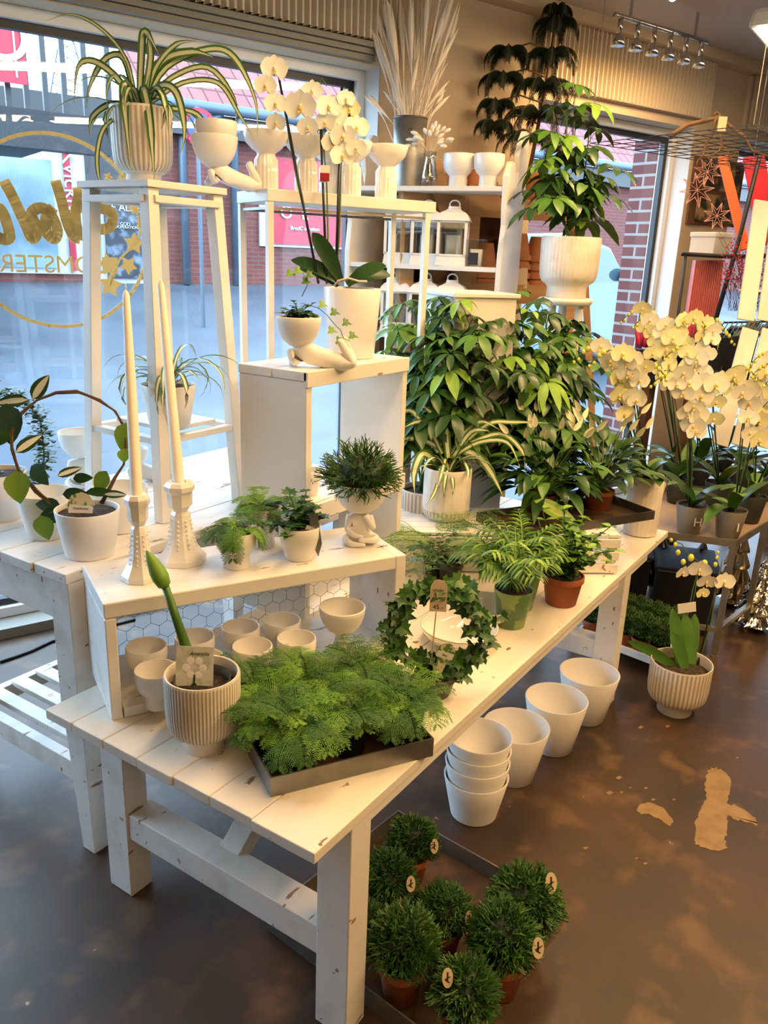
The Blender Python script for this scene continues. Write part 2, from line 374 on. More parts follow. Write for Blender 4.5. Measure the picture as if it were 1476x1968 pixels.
mat('red_banner', (.32, .006, .024), .5); mat('white_board', (.42, .42, .43), .5); mat('shop_dark', (.010, .010, .012), .3)
mat('shop_blue', (.20, .29, .35), .25, c2=(.10, .16, .2), scale=1.2, lo=.4, hi=.6); mat('poster_dark', (.02, .025, .035), .4, c2=(.16, .2, .26), scale=6, lo=.5, hi=.7)
mat('gutter', (.09, .12, .16), .4, .3); mat('steel_dark', (.010, .011, .016), .5)
NB = 14.0; ZB = 1.0
mb = MB(); mb.add([W(-30, 3.66, -.06), W(60, 3.66, -.06), W(60, 5.5, -.02), W(-30, 5.5, -.02), W(60, NB, ZB), W(-30, NB, ZB), W(60, 60, ZB+.5), W(-30, 60, ZB+.5)], [(0, 1, 2, 3), (3, 2, 4, 5), (5, 4, 6, 7)])
tag(struct(mb.build('road', 'road')), 'wet asphalt street outside', 'road'); 
bld = thing('brick_building', 'low red brick shop with pink tiled roof across the street', 'building', W(9, NB, ZB))
def bpart(mb, name, m, uv=False, **k):
    o = mb.build(name, m, **k); o.data.transform(MX.Translation(-V3(bld.location))); o.parent = bld; 
    bpy.context.view_layer.update()
    if uv: uvbox(o)
    return o
def bp(x, y, n=NB): return WP(x, y, n)
az = bp(400, 212); zg = az[1]
aL = bp(0, 400)[0]-2
mb = MB(); wbox(mb, aL, 34, NB, NB+8, ZB-1, zg-.1); bpart(mb, 'wall', 'brick', True)
r1 = (zg+.05); mb = MB(); mb.add([W(bp(262, 190)[0], NB-.35, r1), W(34, NB-.35, r1), W(34, NB+5, r1+4.6), W(bp(262, 190)[0]-.2, NB+5, r1+4.6), W(34, NB-.35, r1-.12), W(bp(262, 190)[0], NB-.35, r1-.12)], [(0, 1, 2, 3), (5, 4, 1, 0)]); bpart(mb, 'roof', 'tiles', True)
mb = MB(); mb.tube([W(bp(262, 190)[0], NB-.45, r1-.08), W(34, NB-.45, r1-.08)], .09, 8)
for x in (352, 448):
    a, _ = bp(x, 480); mb.tube([W(a, NB-.12, ZB), W(a, NB-.12, zg-.5), W(a+.6 if x < 400 else a, NB-.4, zg-.05)], .07, 8)
bpart(mb, 'gutter', 'gutter', smooth=True)
mb = MB(); wbox(mb, aL, 34, NB-.3, NB-.02, zg-.45, zg-.1); bpart(mb, 'eaves', 'shop_dark')
def panel(name, x0, y0, x1, y1, m, off=.03, fr=0):
    a0, z1 = bp(x0, y0); a1, z0 = bp(x1, y1); mb = MB(); wbox(mb, a0, a1, NB-off-.03, NB-off+.02, z0, z1, 0)
    return bpart(mb, name, m), (a0, a1, z0, z1)
def btext(s, x, y, hpx, m, off, rz=0):
    a, z = bp(x, y); M = basis(W(a, NB-off, z)-V3(bld.location), wx, UPV); 
    if rz: M = M @ MX.Rotation(rz, 4, 'Z')
    return text(s, hpx*13.5/FPX*1.4, m, 'sign_lettering', bld, M, .01)
panel('shop_window_frame', -120, 262, 168, 527, 'white_board', .02); panel('shop_window', -110, 290, 112, 515, 'shop_blue', .06)
panel('red_sign', 116, 284, 146, 520, 'red_banner', .09); btext('Kvickly', 131, 350, 26, 'white_board', .14, -PI/2)
panel('door_frame', 150, 275, 285, 545, 'white_board', .02); panel('poster', 196, 390, 280, 535, 'poster_dark', .07); panel('dark_window', 158, 280, 290, 388, 'shop_dark', .06)
panel('door_glass', 158, 392, 196, 520, 'shop_blue', .05)
btext('E ALLE', 236, 400, 13, 'white_board', .12); btext('GOD', 236, 431, 6, 'white_board', .12); btext('COOPERATION', 236, 437, 5, 'white_board', .12)
panel('poster_frame', 496, 372, 672, 480, 'white_board', .03); panel('red_poster', 508, 300, 668, 475, 'red_banner', .07)
btext('BrodC aeration', 580, 440, 8, 'white_board', .12); btext('O  E', 560, 410, 26, 'white_board', .12)
panel('service_shutter', 560, 232, 680, 290, 'steel_dark', .1)
# round no-parking sign on a post in front of the gutter
a, z = WP(383, 246, 10.5); ts = thing('road_sign', 'round blue no-parking sign with red border on the street', 'sign', W(a, 10.5, .6))
mb = MB(); M = basis(W(a, 10.5, z)-V3(ts.location), wx, UPV); mb.lathe([(.0001, .02), (.23, .02), (.23, 0)], 28, M=M); mb.build('sign_face', 'red_banner', ts)
mb = MB(); mb.lathe([(.0001, .03), (.17, .03), (.17, .01)], 28, M=M); mat('sign_blue', (.02, .05, .35), .4); mb.build('sign_centre', 'sign_blue', ts)
mb = MB(); mb.box((0, 0, .035), (.44, .045, .01), PI/4, M=M); mb.build('sign_bar', 'red_banner', ts)
mb = MB(); P = W(a, 10.56, 0)-V3(ts.location); mb.tube([P, P+V3((0, 0, z+.25))], .03); mb.build('sign_post', 'gutter', ts)
# canopy with railing at upper left
NC = 9.0
cn = thing('canopy', 'dark steel canopy with black upright bars against white sky', 'canopy', W(0, NC, 3.2))
def cp(mb, name, m, **k):
    o = mb.build(name, m, **k); o.data.transform(MX.Translation(-V3(cn.location))); o.parent = cn; return o
a0, z1 = WP(-60, 205, NC); a1, z0 = WP(215, 300, NC); a2, z2 = WP(205, 232, NC)
mb = MB(); wbox(mb, a0-3, a1, NC, NC+.2, z0, z2+.02); wbox(mb, a0-3, a1, NC, NC+4, z2-.08, z2+.02); cp(mb, 'fascia', 'steel_dark')
zt_ = WP(100, -40, NC)[1]
for x in (14, 50, 87, 124, 165, 210):
    a, _ = WP(x, 130, NC); mb = MB(); wbox(mb, a-.025, a+.025, NC+.05, NC+.1, z2, zt_); cp(mb, 'upright_bar', 'frame_black')
aa, zz = WP(286, 60, NC); mb = MB(); mb.add([W(WP(262, 85, NC+1)[0], NC+1, WP(200, 60, NC+1)[1]), W(WP(288, 205, NC+1)[0], NC+1, WP(262, 205, NC+1)[1]), W(WP(250, 95, NC+1)[0]-.6, NC+1.3, WP(200, 215, NC+1)[1]), W(WP(200, 50, NC+1)[0], NC+1.3, WP(200, 50, NC+1)[1])], [(0, 1, 2, 3)])
# red banner on the canopy
a0, z1 = WP(-40, 12, NC-.1); a1, z0 = WP(52, 165, NC-.1)
bn = thing('banner', 'red banner with white edge line and letters hanging at the canopy', 'banner', W(a1, NC-.1, z0))
mb = MB(); wbox(mb, a0, a1, NC-.14, NC-.12, z0, z1); o = mb.build('banner_cloth', 'red_banner'); o.data.transform(MX.Translation(-V3(bn.location))); o.parent = bn
mb = MB(); wbox(mb, a1-.10, a1-.085, NC-.15, NC-.14, z0+.05, z1-.05); wbox(mb, a0, a1-.085, NC-.15, NC-.14, z0+.12, z0+.135); o = mb.build('banner_line', 'white_board'); o.data.transform(MX.Translation(-V3(bn.location))); o.parent = bn
at, zt2 = WP(8, 75, NC-.1); text('CO', .62, 'white_board', 'banner_lettering', bn, basis(W(at-.25, NC-.155, zt2)-V3(bn.location), wx, UPV), .004)
# lattice mast far behind
a, z = WP(140, 250, 24); mt = thing('lattice_mast', 'thin lattice mast standing behind the canopy bars', 'mast', W(a, 24, 1))
mb = MB(); zt3 = WP(138, 40, 24)[1]
for k in range(13):
    t = k/12; w_ = .75*(1-t)+.06; zz = 4+(zt3-4)*t; t2 = (k+1)/12; w2 = .75*(1-t2)+.06; z2_ = 4+(zt3-4)*t2
    for sx in (-1, 1):
        mb.tube([V3(wx)*(w_*sx)+V3((0, 0, zz-1)), V3(wx)*(w2*sx)+V3((0, 0, z2_-1))], .018, 4); mb.tube([V3(wx)*(w_*sx)+V3((0, 0, zz-1)), V3(wx)*(-w2*sx)+V3((0, 0, z2_-1))], .012, 4)
mb.box((0, 0, 1.5), (.2, .2, 3)); mb.build('lattice', 'gutter', mt)
# brick pier outside window 2
aP = 4.765; dR = ray(1200, 450); nP = (EYE+dR*((aP-EYE.dot(wx))/dR.dot(wx))).dot(wn)
mb = MB(); wbox(mb, aP, aP+.42, 3.67, nP, -.1, 3.2); o = mb.build('brick_pier', 'brick_near'); uvbox(o); tag(o, 'brick pier with pale mortar outside the right-hand window', 'pillar')
# ---------------------------------------------------------------- lamps (built here with their own light)
mat('lamp_white', (.7, .68, .64), .4); mat('tube_glow', (1, .80, .55), .5, emit=26)
for i, (p, e, rz) in enumerate(LAMPS):
    L_ = 1.3
    if i == 0:
        p = (p[0], p[1], p[2])
    t = thing('pendant_lamp', 'white pendant strip lamp hanging on a chain below the ceiling' , 'lamp', p, rz, 'pendant strip lamps')
    mb = MB(); mb.box((0, 0, .05), (L_, .11, .07), top=(1, .6)); mb.build('housing', 'lamp_white', t, bevel=.01)
    mb = MB(); mb.tube([(-L_/2+.03, 0, 0), (L_/2-.03, 0, 0)], .016, 10); mb.build('glow_tube', 'tube_glow', t, smooth=True)
    for s in (-.45, .45): mb = MB(); mb.tube([(s, 0, .08), (s, 0, 2.84-p[2])], .004, 5); mb.build('chain', 'chrome', t)
    l = light('lamp_light', 'AREA', (0, 0, -.02), e, WARM, L_, .12); l.parent = t; l.rotation_euler = (0, 0, 0)
# ---------------------------------------------------------------- front display table
mat('table_paint', (.82, .77, .67), .36, c2=(.72, .66, .55), scale=5, lo=.5, hi=.75, c3=(.25, .17, .10), s3=22, lo3=.68, hi3=.70, bump=.10, bscale=30, stretch=(.8, 1.6, 1.6), coat=.1)
TZ = .573
T = thing('display_table', 'long low white planked table with chipped paint in the foreground', 'table', (.945, .737, 0))
ys = [0, .156, .269, .374, .480, .590, .700, .797]; Lx = 2.305
rnd = random.Random(1)
for i in range(7):
    mb = MB(); y0, y1 = ys[i]+.0012, ys[i+1]-.0012
    mb.box(((Lx)/2+rnd.uniform(-.003, .003), (y0+y1)/2, TZ-.0125-(0 if i else 0)), (Lx, y1-y0, .025)); mb.build('plank', 'table_paint', T, bevel=.0025)
def leg(x, y): mb = MB(); mb.box((x-.008, y+.003, (TZ-.026)/2), (.068, .084, TZ-.026)); mb.build('leg', 'paint', T, bevel=.003)
XN = .165; YN = .047; XF = 1.837
for (x, y) in ((XN, YN), (XN, .732), (XF, YN), (XF, .732)): leg(x, y)
for x in (XN, XF): mb = MB(); mb.box((x-.0, .397, .215), (.075, .612, .075)); mb.build('rail', 'paint', T, bevel=.003)
mb = MB(); mb.box((Lx/2, .045, TZ-.056), (Lx-.32, .03, .06)); mb.box((Lx/2, .75, TZ-.056), (Lx-.32, .03, .06)); mb.build('apron', 'paint_clean', T, bevel=.002)
mb = MB(); mb.bar((XN+.03, .40, .235), (XN+.42, .40, TZ-.03), .06, .045); mb.build('brace', 'paint', T, bevel=.002)
mb = MB(); mb.bar((XF-.03, .40, .235), (XF-.42, .40, TZ-.03), .06, .045); mb.build('brace', 'paint', T, bevel=.002)
# ---------------------------------------------------------------- window table (taller, tapered legs, slatted lower shelf)
WZ = .84; wx0, wy0, wL, wW = 1.085, 1.62, 1.25, .66
T2 = thing('window_table', 'taller white worn table with tapered legs standing by the window', 'table', (wx0, wy0, 0))
for i in range(5):
    mb = MB(); y0 = i*wW/5; mb.box((wL/2+rnd.uniform(-.004, .004), y0+wW/10, WZ-.014), (wL, wW/5-.003, .028)); mb.build('plank', 'paint_worn', T2, bevel=.0025)
for x, y in ((.045, .04), (.045, wW-.04), (wL-.045, .04), (wL-.045, wW-.04)):
    mb = MB(); mb.box((x, y, .60), (.075, .075, .424)); mb.box((x+(.006 if x < 1 else -.006), y, .194), (.05, .05, .388), top=(1.5, 1.5)); mb.build('leg', 'paint_worn', T2, bevel=.002)
mb = MB(); mb.box((.04, wW/2, WZ-.09), (.028, wW-.14, .12)); mb.box((wL-.04, wW/2, WZ-.09), (.028, wW-.14, .12)); mb.box((wL/2, .04, WZ-.09), (wL-.15, .028, .12)); mb.box((wL/2, wW-.04, WZ-.09), (wL-.15, .028, .12)); mb.build('apron', 'paint_worn', T2, bevel=.002)
mb = MB(); mb.box((.05, wW/2, .23), (.032, wW-.14, .06)); mb.build('rail', 'paint_worn', T2, bevel=.002)
for k in range(3):
    mb = MB(); mb.box((.12+k*.085, wW/2, .255), (.045, wW-.1, .018)); mb.build('slat', 'paint_worn', T2, bevel=.002)
for yy in (.045, wW-.045): mb = MB(); mb.box((.21, yy, .23), (.36, .03, .05)); mb.build('side_rail', 'paint_worn', T2, bevel=.002)
# ---------------------------------------------------------------- low box shelf on the front table
BA = V3((.99, 1.362, TZ)); be1 = V3((.8766, -.4812, 0)); bz = math.atan2(-.4483, .8766)
BX = thing('box_shelf', 'low open white box shelf with hexagonal wire back on the front table', 'shelf', (1.005, 1.372, TZ), bz)
BLn, BWd, BH = .76, .262, .288
mb = MB(); mb.box(((BLn-.031)/2, BWd/2, BH-.018), (BLn-.031, BWd, .036)); mb.build('top_board', 'paint', BX, bevel=.003)
mb = MB(); mb.box((.0125, BWd/2, BH/2-.019), (.025, BWd, BH-.038)); mb.build('side_panel', 'paint', BX, bevel=.003)
mb = MB(); mb.box((BLn-.015, BWd/2, BH/2), (.03, BWd, BH)); mb.build('side_panel', 'paint', BX, bevel=.003)
mb = MB(); mb.box((BLn/2, BWd/2, .0135), (BLn-.056, BWd, .025)); mb.build('base_board', 'paint_worn', BX, bevel=.002)
mb = MB(); s = .024; z = .03; k = 0
y_ = BWd-.006
while z < BH-.04:
    x = .03+(0 if k % 2 == 0 else s*.87)
    while x < BLn-.03:
        for (dx, dz) in ((-.87, -.5), (.87, -.5), (0, 1)):
            q = V3((x+dx*s, y_, z+dz*s))
            if .02 < q.x < BLn-.02 and .02 < q.z < BH-.03: mb.tube([(x, y_, z), q], .0006, 3, cap=False)
        x += s*1.74
    z += s*1.5; k += 1
mb.build('wire_mesh', 'steel_dark', BX)
# ---------------------------------------------------------------- tall wooden crate standing on end
CX = thing('wooden_crate', 'tall white wooden crate standing on end with a middle shelf', 'crate', (1.66, 1.345, TZ))
cw, cd, ch = .505, .245, .727
mb = MB()
for y in (.06, .185): mb.box((cw/2, y, ch-.0125), (cw, .12, .025), mi=0)
mb.build('top_board', ['paint'], CX, bevel=.002)
for x in (.014, cw-.014): mb = MB(); mb.box((x, cd/2, (ch-.026)/2), (.024, cd-.004, ch-.026)); mb.build('side_panel', 'paint_clean', CX, bevel=.002)
for zb, dy, hb_ in ((ch-.02, .004, .042), (.33, .0, .05)): mb = MB(); mb.box((cw/2, dy, zb), (cw, .014, hb_)); mb.build('front_batten', 'paint', CX, bevel=.002)
mb = MB(); mb.box((cw/2, cd/2, .345), (cw-.054, cd-.03, .02)); mb.build('middle_shelf', 'paint', CX, bevel=.002)
mb = MB(); mb.box((cw/2, cd/2, .012), (cw-.054, cd-.01, .02)); mb.build('bottom_board', 'paint', CX, bevel=.002)
# ---------------------------------------------------------------- tapering plant stand
TC = V3((1.664, 1.907, WZ))
TS = thing('plant_stand', 'tall white plant stand with four splayed legs on the window table', 'plant stand', TC)
ht = 1.766-WZ; hb = .158; htp = .117
def tl(u, v, z): t = z/ht; s = hb+(htp-hb)*t; return V3((s*u, s*v, z))
mb = MB(); mb.box((0, 0, ht-.009), (.29, .29, .018)); mb.build('top_board', 'paint_clean', TS, bevel=.002)
for u, v in ((-1, -1), (1, -1), (-1, 1), (1, 1)):
    mb = MB(); mb.bar(tl(u, v, 0), tl(u, v, ht-.019), .036, .036, upd=(1, 0, 0)); mb.build('leg', 'paint_clean', TS, bevel=.002)
for zz, hh_ in ((ht-.045, .05), (.235, .028)):
    for a, b in (((-1, -1), (1, -1)), ((1, -1), (1, 1)), ((1, 1), (-1, 1)), ((-1, 1), (-1, -1))):
        mb = MB(); mb.bar(tl(*a, zz), tl(*b, zz), hh_, .018, upd=(0, 0, 1)); mb.build('rail', 'paint_clean', TS, bevel=.001)
mb = MB(); mb.box((0, -.01, .257), (.19, .23, .012)); mb.build('shelf_board', 'paint_clean', TS, bevel=.002)
# ---------------------------------------------------------------- narrow display stand behind it (thick top, thin legs)
SK = D(514, 378, 2.46); SR = D(839, 384, 2.78); SZ = 1.782
k1 = G(514, 378, SZ); 
pk = V3((SK.x, SK.y, 0)); pr_ = V3((SR.x, SR.y, 0)); sl = (pr_-pk).length; sdir = (pr_-pk).normalized(); sa = math.atan2(sdir.y, sdir.x)
ST = thing('display_stand', 'thick topped cream stand on thin metal legs beside the window', 'stand', (pk.x, pk.y, WZ), sa)
sd_ = .24; hs = SZ-WZ
mb = MB(); mb.box((sl/2, sd_/2, hs-.018), (sl, sd_, .036)); mb.build('top_board', 'paint_clean', ST, bevel=.002)
for x in (.012, sl-.03):
    for y in (.012, sd_-.012): mb = MB(); zb = (0 if x < .1 else -.84); mb.bar((x, y, zb), (x, y, hs-.037), .02); mb.build('leg', 'paint_clean', ST)
mb = MB(); mb.bar((.012, .012, hs-.055), (sl-.03, .012, hs-.055), .008); mb.bar((.012, sd_-.012, hs-.055), (sl-.03, sd_-.012, hs-.055), .008); mb.bar((.012, .012, hs-.055), (.012, sd_-.012, hs-.055), .008); mb.build('rail', 'zinc', ST)
# ---------------------------------------------------------------- white ladder rack with lanterns
LP = D(960, 420, 3.38); LR = V3((LP.x, LP.y, 0)); ldir = V3((-.174, .985, 0)); la = math.atan2(ldir.y, ldir.x)
ldepth = V3((.948, .317, 0))
RK = thing('display_rack', 'white rack with scalloped side panel and shelves of lanterns', 'rack', LR, la)
RW = .72; RD = .2     # local x to the left along the shelves, local -y away from the camera side
mb = MB(); pr = []
def rackprof(): return [(.0, 0), (.0, 1.35), (.0, 1.62), (.012, 1.74), (.005, 1.80), (.0, 1.93), (.025, 1.99), (.055, 1.99), (.07, 1.95), (.082, 1.90), (.09, 1.96), (.085, 2.02), (.10, 2.08), (.13, 2.13), (.165, 2.13), (.17, 1.9), (.17, 0)]
for nm, x in (('side_panel', 0), ('side_panel', RW)):
    mb = MB(); M = basis((x, 0, 0), (0, -1, 0), (0, 0, 1)); mb.prism([(a*1.75, z) for a, z in rackprof()], .024, M=M); mb.build(nm, 'paint_clean', RK, bevel=.003)
RSH = []
for z in (ZV(955, 357, LP), ZV(935, 514, LP), ZV(925, 655, LP), .9, .45):
    mb = MB(); mb.box((RW/2, -.135, z-.01), (RW-.002, .26, .02)); mb.build('shelf', 'paint_clean', RK, bevel=.002); RSH.append(z)
def rk(x, y, z): return LR + ldir*x + V3((-math.sin(la), math.cos(la), 0))*y + V3((0, 0, z))
# ---------------------------------------------------------------- wooden rack with flower pots behind it
wr0 = D(770, 520, 3.68); wr1 = D(1110, 480, 4.05); wdv = V3((wr1.x-wr0.x, wr1.y-wr0.y, 0)); WL = wdv.length; wra = math.atan2(wdv.y, wdv.x)
WR = thing('wooden_rack', 'raw pine rack with stacks of clay flower pots', 'rack', (wr0.x, wr0.y, 0), wra)
WRZ = [ZV(950, 380, wr0), ZV(950, 555, wr0), .75]
for z in WRZ:
    mb = MB(); mb.box((WL/2, .09, z-.015), (WL, .2, .03)); mb.box((WL/2, -.01, z-.03), (WL, .025, .09)); mb.build('shelf', 'wood', WR, bevel=.002)
mb = MB(); mb.box((WL/2-.14, .195, 1.25), (WL-.28, .01, 1.4)); mb.build('back_panel', 'wood_dark', WR)
for x in (.02, WL*.36, WL-.02):
    mb = MB(); mb.bar((x, .0, 0), (x-.0, .0, 1.92), .05, .07, upd=(1, 0, 0)); mb.build('post', 'wood', WR)
mb = MB(); mb.bar((.12, -.04, 2.0), (.42, -.04, 1.2), .07, .02, upd=(0, 1, 0)); mb.build('brace', 'wood', WR)
def wrp(x, y, z): return V3((wr0.x, wr0.y, 0)) + wdv.normalized()*x + V3((-math.sin(wra), math.cos(wra), 0))*y + V3((0, 0, z))
# ---------------------------------------------------------------- cream plinth, round pedestal
PL = D(868, 700, 2.95); PLb = V3((PL.x, PL.y, 0)); 
tz = ZV(940, 574, PL)
pw = .25; pdir = rt0.normalized(); 
PT = thing('plinth', 'tall cream box plinth behind the bushy plants', 'plinth', (PL.x, PL.y, 0), YW-.25)
mb = MB(); mb.box((pw/2, .14, (tz+TZ)/2+.001), (pw, .28, tz-TZ)); mb.build('box_body', 'paint_clean', PT, bevel=.004)
mb = MB(); mb.box((pw/2, .14, tz+.008), (pw+.02, .30, .016)); mb.build('top_board', 'paint_clean', PT, bevel=.003)
SP = D(1087, 572, 3.45); SPz = SP.z
PD = thing('pedestal', 'round topped white pedestal with turned legs carrying a tall plant', 'stool', (SP.x, SP.y, 0))
mb = MB(); mb.lathe([(.001, SPz-.03), (.105, SPz-.03), (.115, SPz-.015), (.115, SPz-.004), (.105, SPz), (.001, SPz)], 32); mb.build('round_top', 'paint_clean', PD, smooth=True)
for k in range(3):
    a = 2*PI*k/3+.5; mb = MB()
    mb.lathe([(.016, 0), (.012, .2), (.02, .25), (.012, .3), (.017, .7), (.010, .95), (.021, 1.05), (.012, 1.1), (.018, 1.25), (.018, SPz-.03)], 12, (.066*math.cos(a), .066*math.sin(a), 0)); mb.build('leg', 'paint_clean', PD, smooth=True)
mb = MB(); mb.lathe([(.001, .3), (.07, .3), (.07, .32), (.001, .32)], 20); mb.build('lower_ring', 'paint_clean', PD, smooth=True)
# leaning wooden easel leg seen right of the foliage
mb = MB(); a = D(1150, 760, 3.75); b = D(1128, 620, 3.75); a2 = V3((a.x+.1, a.y-.1, 0)); mb.bar(a2, V3((b.x-.03, b.y+.03, b.z+.25)), .045, .03)
tag(mb.build('wooden_post', 'wood'), 'orange brown leaning wooden post right of the bushy plants', 'post')
# ---------------------------------------------------------------- pots
def place(x, yb, wb, xr, yr, wr, z):     # base bottom-most pixel, base width, rim centre, rim width, support height
    P = G(x, yb, z)
    for _ in range(3): rb = m_(wb, P)/2; P = G(x, yb, z) + hd*rb
    h = ZV(xr, yr, P)-z; Pt = V3((P.x, P.y, z+h)); return P, rb, m_(wr, Pt)/2, h
def wall_profile(kind, rb, rt_, h, t=.004, soil=.82):
    hs = h*soil
    if kind == 'taper': o = [(rb*.94, 0), (rb, h*.015), (rb+(rt_-rb)*.5, h*.5), (rt_-.0008, h-.002), (rt_-t*.4, h)]
    elif kind == 'lip': o = [(rb*.95, 0), (rb, h*.02), (rt_*.93, h*.78), (rt_*.95, h*.79), (rt_, h*.80), (rt_, h*.985), (rt_-t*.4, h)]
    elif kind == 'egg': 
        o = [(rb*.96, 0), (rb, h*.02), (rb*.97, h*.30), (rb*1.02, h*.34), (rt_*.80, h*.44), (rt_*.95, h*.58), (rt_*1.0, h*.75), (rt_*.99, h*.97), (rt_-t*.4, h)]
    elif kind == 'bowl': o = [(rb*.9, 0), (rb, h*.02), (rb*.95, h*.08)]+[(rb+(rt_-rb)*math.sin(PI/2*k/7), h*(.08+.9*(1-math.cos(PI/2*k/7)))) for k in range(1, 8)]+[(rt_-t*.4, h)]
    elif kind == 'cup': o = [(rb*.96, 0), (rb, h*.02), (rb+(rt_-rb)*.55, h*.35), (rt_*.98, h*.7), (rt_, h*.97), (rt_-t*.4, h)]
    elif kind == 'footed': o = [(rb*.97, 0), (rb, h*.015), (rb*.98, h*.17), (rb*1.02, h*.19), (rt_*.72, h*.215), (rt_*.88, h*.27), (rt_*.955, h*.35), (rt_*.985, h*.5), (rt_, h*.97), (rt_-t*.4, h)]
    elif kind == 'cyl': o = [(rb*.8, 0), (rb*.93, h*.02), (rt_*.97, h*.10), (rt_, h*.2), (rt_, h*.98), (rt_-t*.4, h)]
    elif kind == 'hour': o = [(rb*.95, 0), (rb, h*.02), (rb*.98, h*.52), (rb*.75, h*.60), (rb*.8, h*.64), (rt_*.62, h*.70), (rt_*.86, h*.8), (rt_, h*.97), (rt_-t*.4, h)]
    k = o[-1]; rin = lambda z: max(.004, next((a[0]+(b[0]-a[0])*(z-a[1])/max(1e-6, b[1]-a[1]) for a, b in zip(o, o[1:]) if a[1] <= z <= b[1]), o[-1][0])-t)
    zi = [h*.985, h*.9, h*.75, max(hs, h*.5), max(hs-.01, h*.4)]
    inn = [(k[0]-t*.6, h-.0005)]+[(rin(z), z) for z in zi if z < h*.99]
    return o, inn
def pot(kind, rb, rt_, h, m, parent, name='pot', ribs=0, soil=.82, soilm='soil', n=40, t=.004, amp=.02, m2=None):
    o, inn = wall_profile(kind, rb, rt_, h, t, soil if soilm else .1); mb = MB()
    if not soilm: inn = [(inn[0][0], inn[0][1])]+[(max(.003, rr-t), z) for rr, z in reversed(o[1:-2]) if z > h*.05]+[(.0005, max(.006, h*.06 if kind not in ('egg', 'footed', 'hour') else h*(.30 if kind != 'hour' else .66)))]
    if not soilm and kind in ('egg', 'footed', 'hour'): zc = h*(.36 if kind == 'egg' else .24 if kind == 'footed' else .68); inn = [q for q in inn if q[1] > zc]+[(.0005, zc)]
    lo = {'footed': h*.2, 'cyl': h*.03, 'hour': -1, 'taper': 0}.get(kind, 0)
    if ribs:
        n = ribs*4; pr = []
        for r_, z in o:
            a = amp if (z > lo and z < h*.975) or (kind == 'hour' and z < h*.55) else 0
            if kind == 'hour' and z > h*.55: a = 0
            pr.append((r_, z, a))
        vs = []; 
        st = len(mb.v)
        for r_, z, a in pr:
            for i in range(n): th = 2*PI*i/n; rr = r_*(1-(a if i % 4 == 0 else a*.25 if i % 4 in (1, 3) else 0)); mb.v.append((rr*math.cos(th), rr*math.sin(th), z))
        for k in range(len(pr)-1):
            for i in range(n): j = (i+1) % n; mb.f.append((k*n+i, k*n+j, (k+1)*n+j, (k+1)*n+i)); mb.m.append(1 if (m2 and pr[k][2] and pr[k+1][2] and i % 4 in (0, 3)) else 0)
    else: mb.lathe(o, n)
    mb.lathe([o[-1][:2]]+inn, n); mb.add([(o[0][0]*math.cos(2*PI*i/24), o[0][0]*math.sin(2*PI*i/24), 0) for i in range(24)], [tuple(range(23, -1, -1))])
    ob = mb.build(name, [m, m2] if m2 else m, parent, smooth=True); smooth_angle(ob, .9)
    if soilm:
        zs = h*soil; ri = max(.004, inn[-1][0]); mb = MB(); mb.lathe([(ri+.002, zs-.002), (ri*.8, zs+.002), (ri*.4, zs+.004), (.0005, zs+.005)], 20); mb.build('soil' if soilm == 'soil' else 'filling', soilm, parent, smooth=True)
    return ob
def pthing(name, label, cat, P, group=None): return thing(name, label, cat, P, 0, group)
# ---------------------------------------------------------------- foliage
def arch(p, az, el, L, bend, n=9, curl=0):
    p = V3(p); pts = [p.copy()]; e = el; a = az
    for i in range(n): s = L/n; d = V3((math.cos(a)*math.cos(e), math.sin(a)*math.cos(e), math.sin(e))); p = p+d*s; pts.append(p.copy()); e -= bend/n*(1+.8*i/n); a += curl/n
    return pts
AZC = YAW+PI          # azimuth towards the camera
def spider(parent, z, n, L, seed, w=.016, r0=.02, mi='leaf', mc='cream', bend=2.2, bias=None):
    rnd = random.Random(seed); mb = MB()
    for i in range(n):
        az = 2*PI*i/n*2.4+rnd.uniform(-.3, .3) if bias is None or rnd.random() > .5 else bias+rnd.uniform(-1, 1)
        el = rnd.uniform(.45, 1.45); l = L*rnd.uniform(.6, 1.1); bd = bend*rnd.uniform(.55, 1.2)*(.6+el*.5)
        pts = arch((r0*math.cos(az)*rnd.random(), r0*math.sin(az)*rnd.random(), z), az, el, l, bd, 10, rnd.uniform(-.4, .4))
        ws = [w*rnd.uniform(.9, 1.1)*(.7+.5*math.sin(PI*min(1, k/10*.8+.1)))*(1 if k < 7 else (10.3-k)/3.3) for k in range(11)]
        mb.strap(pts, ws, (0, 0, 1), 0, 1, .35)
    return mb.build('foliage', [mi, mc], parent, smooth=True)
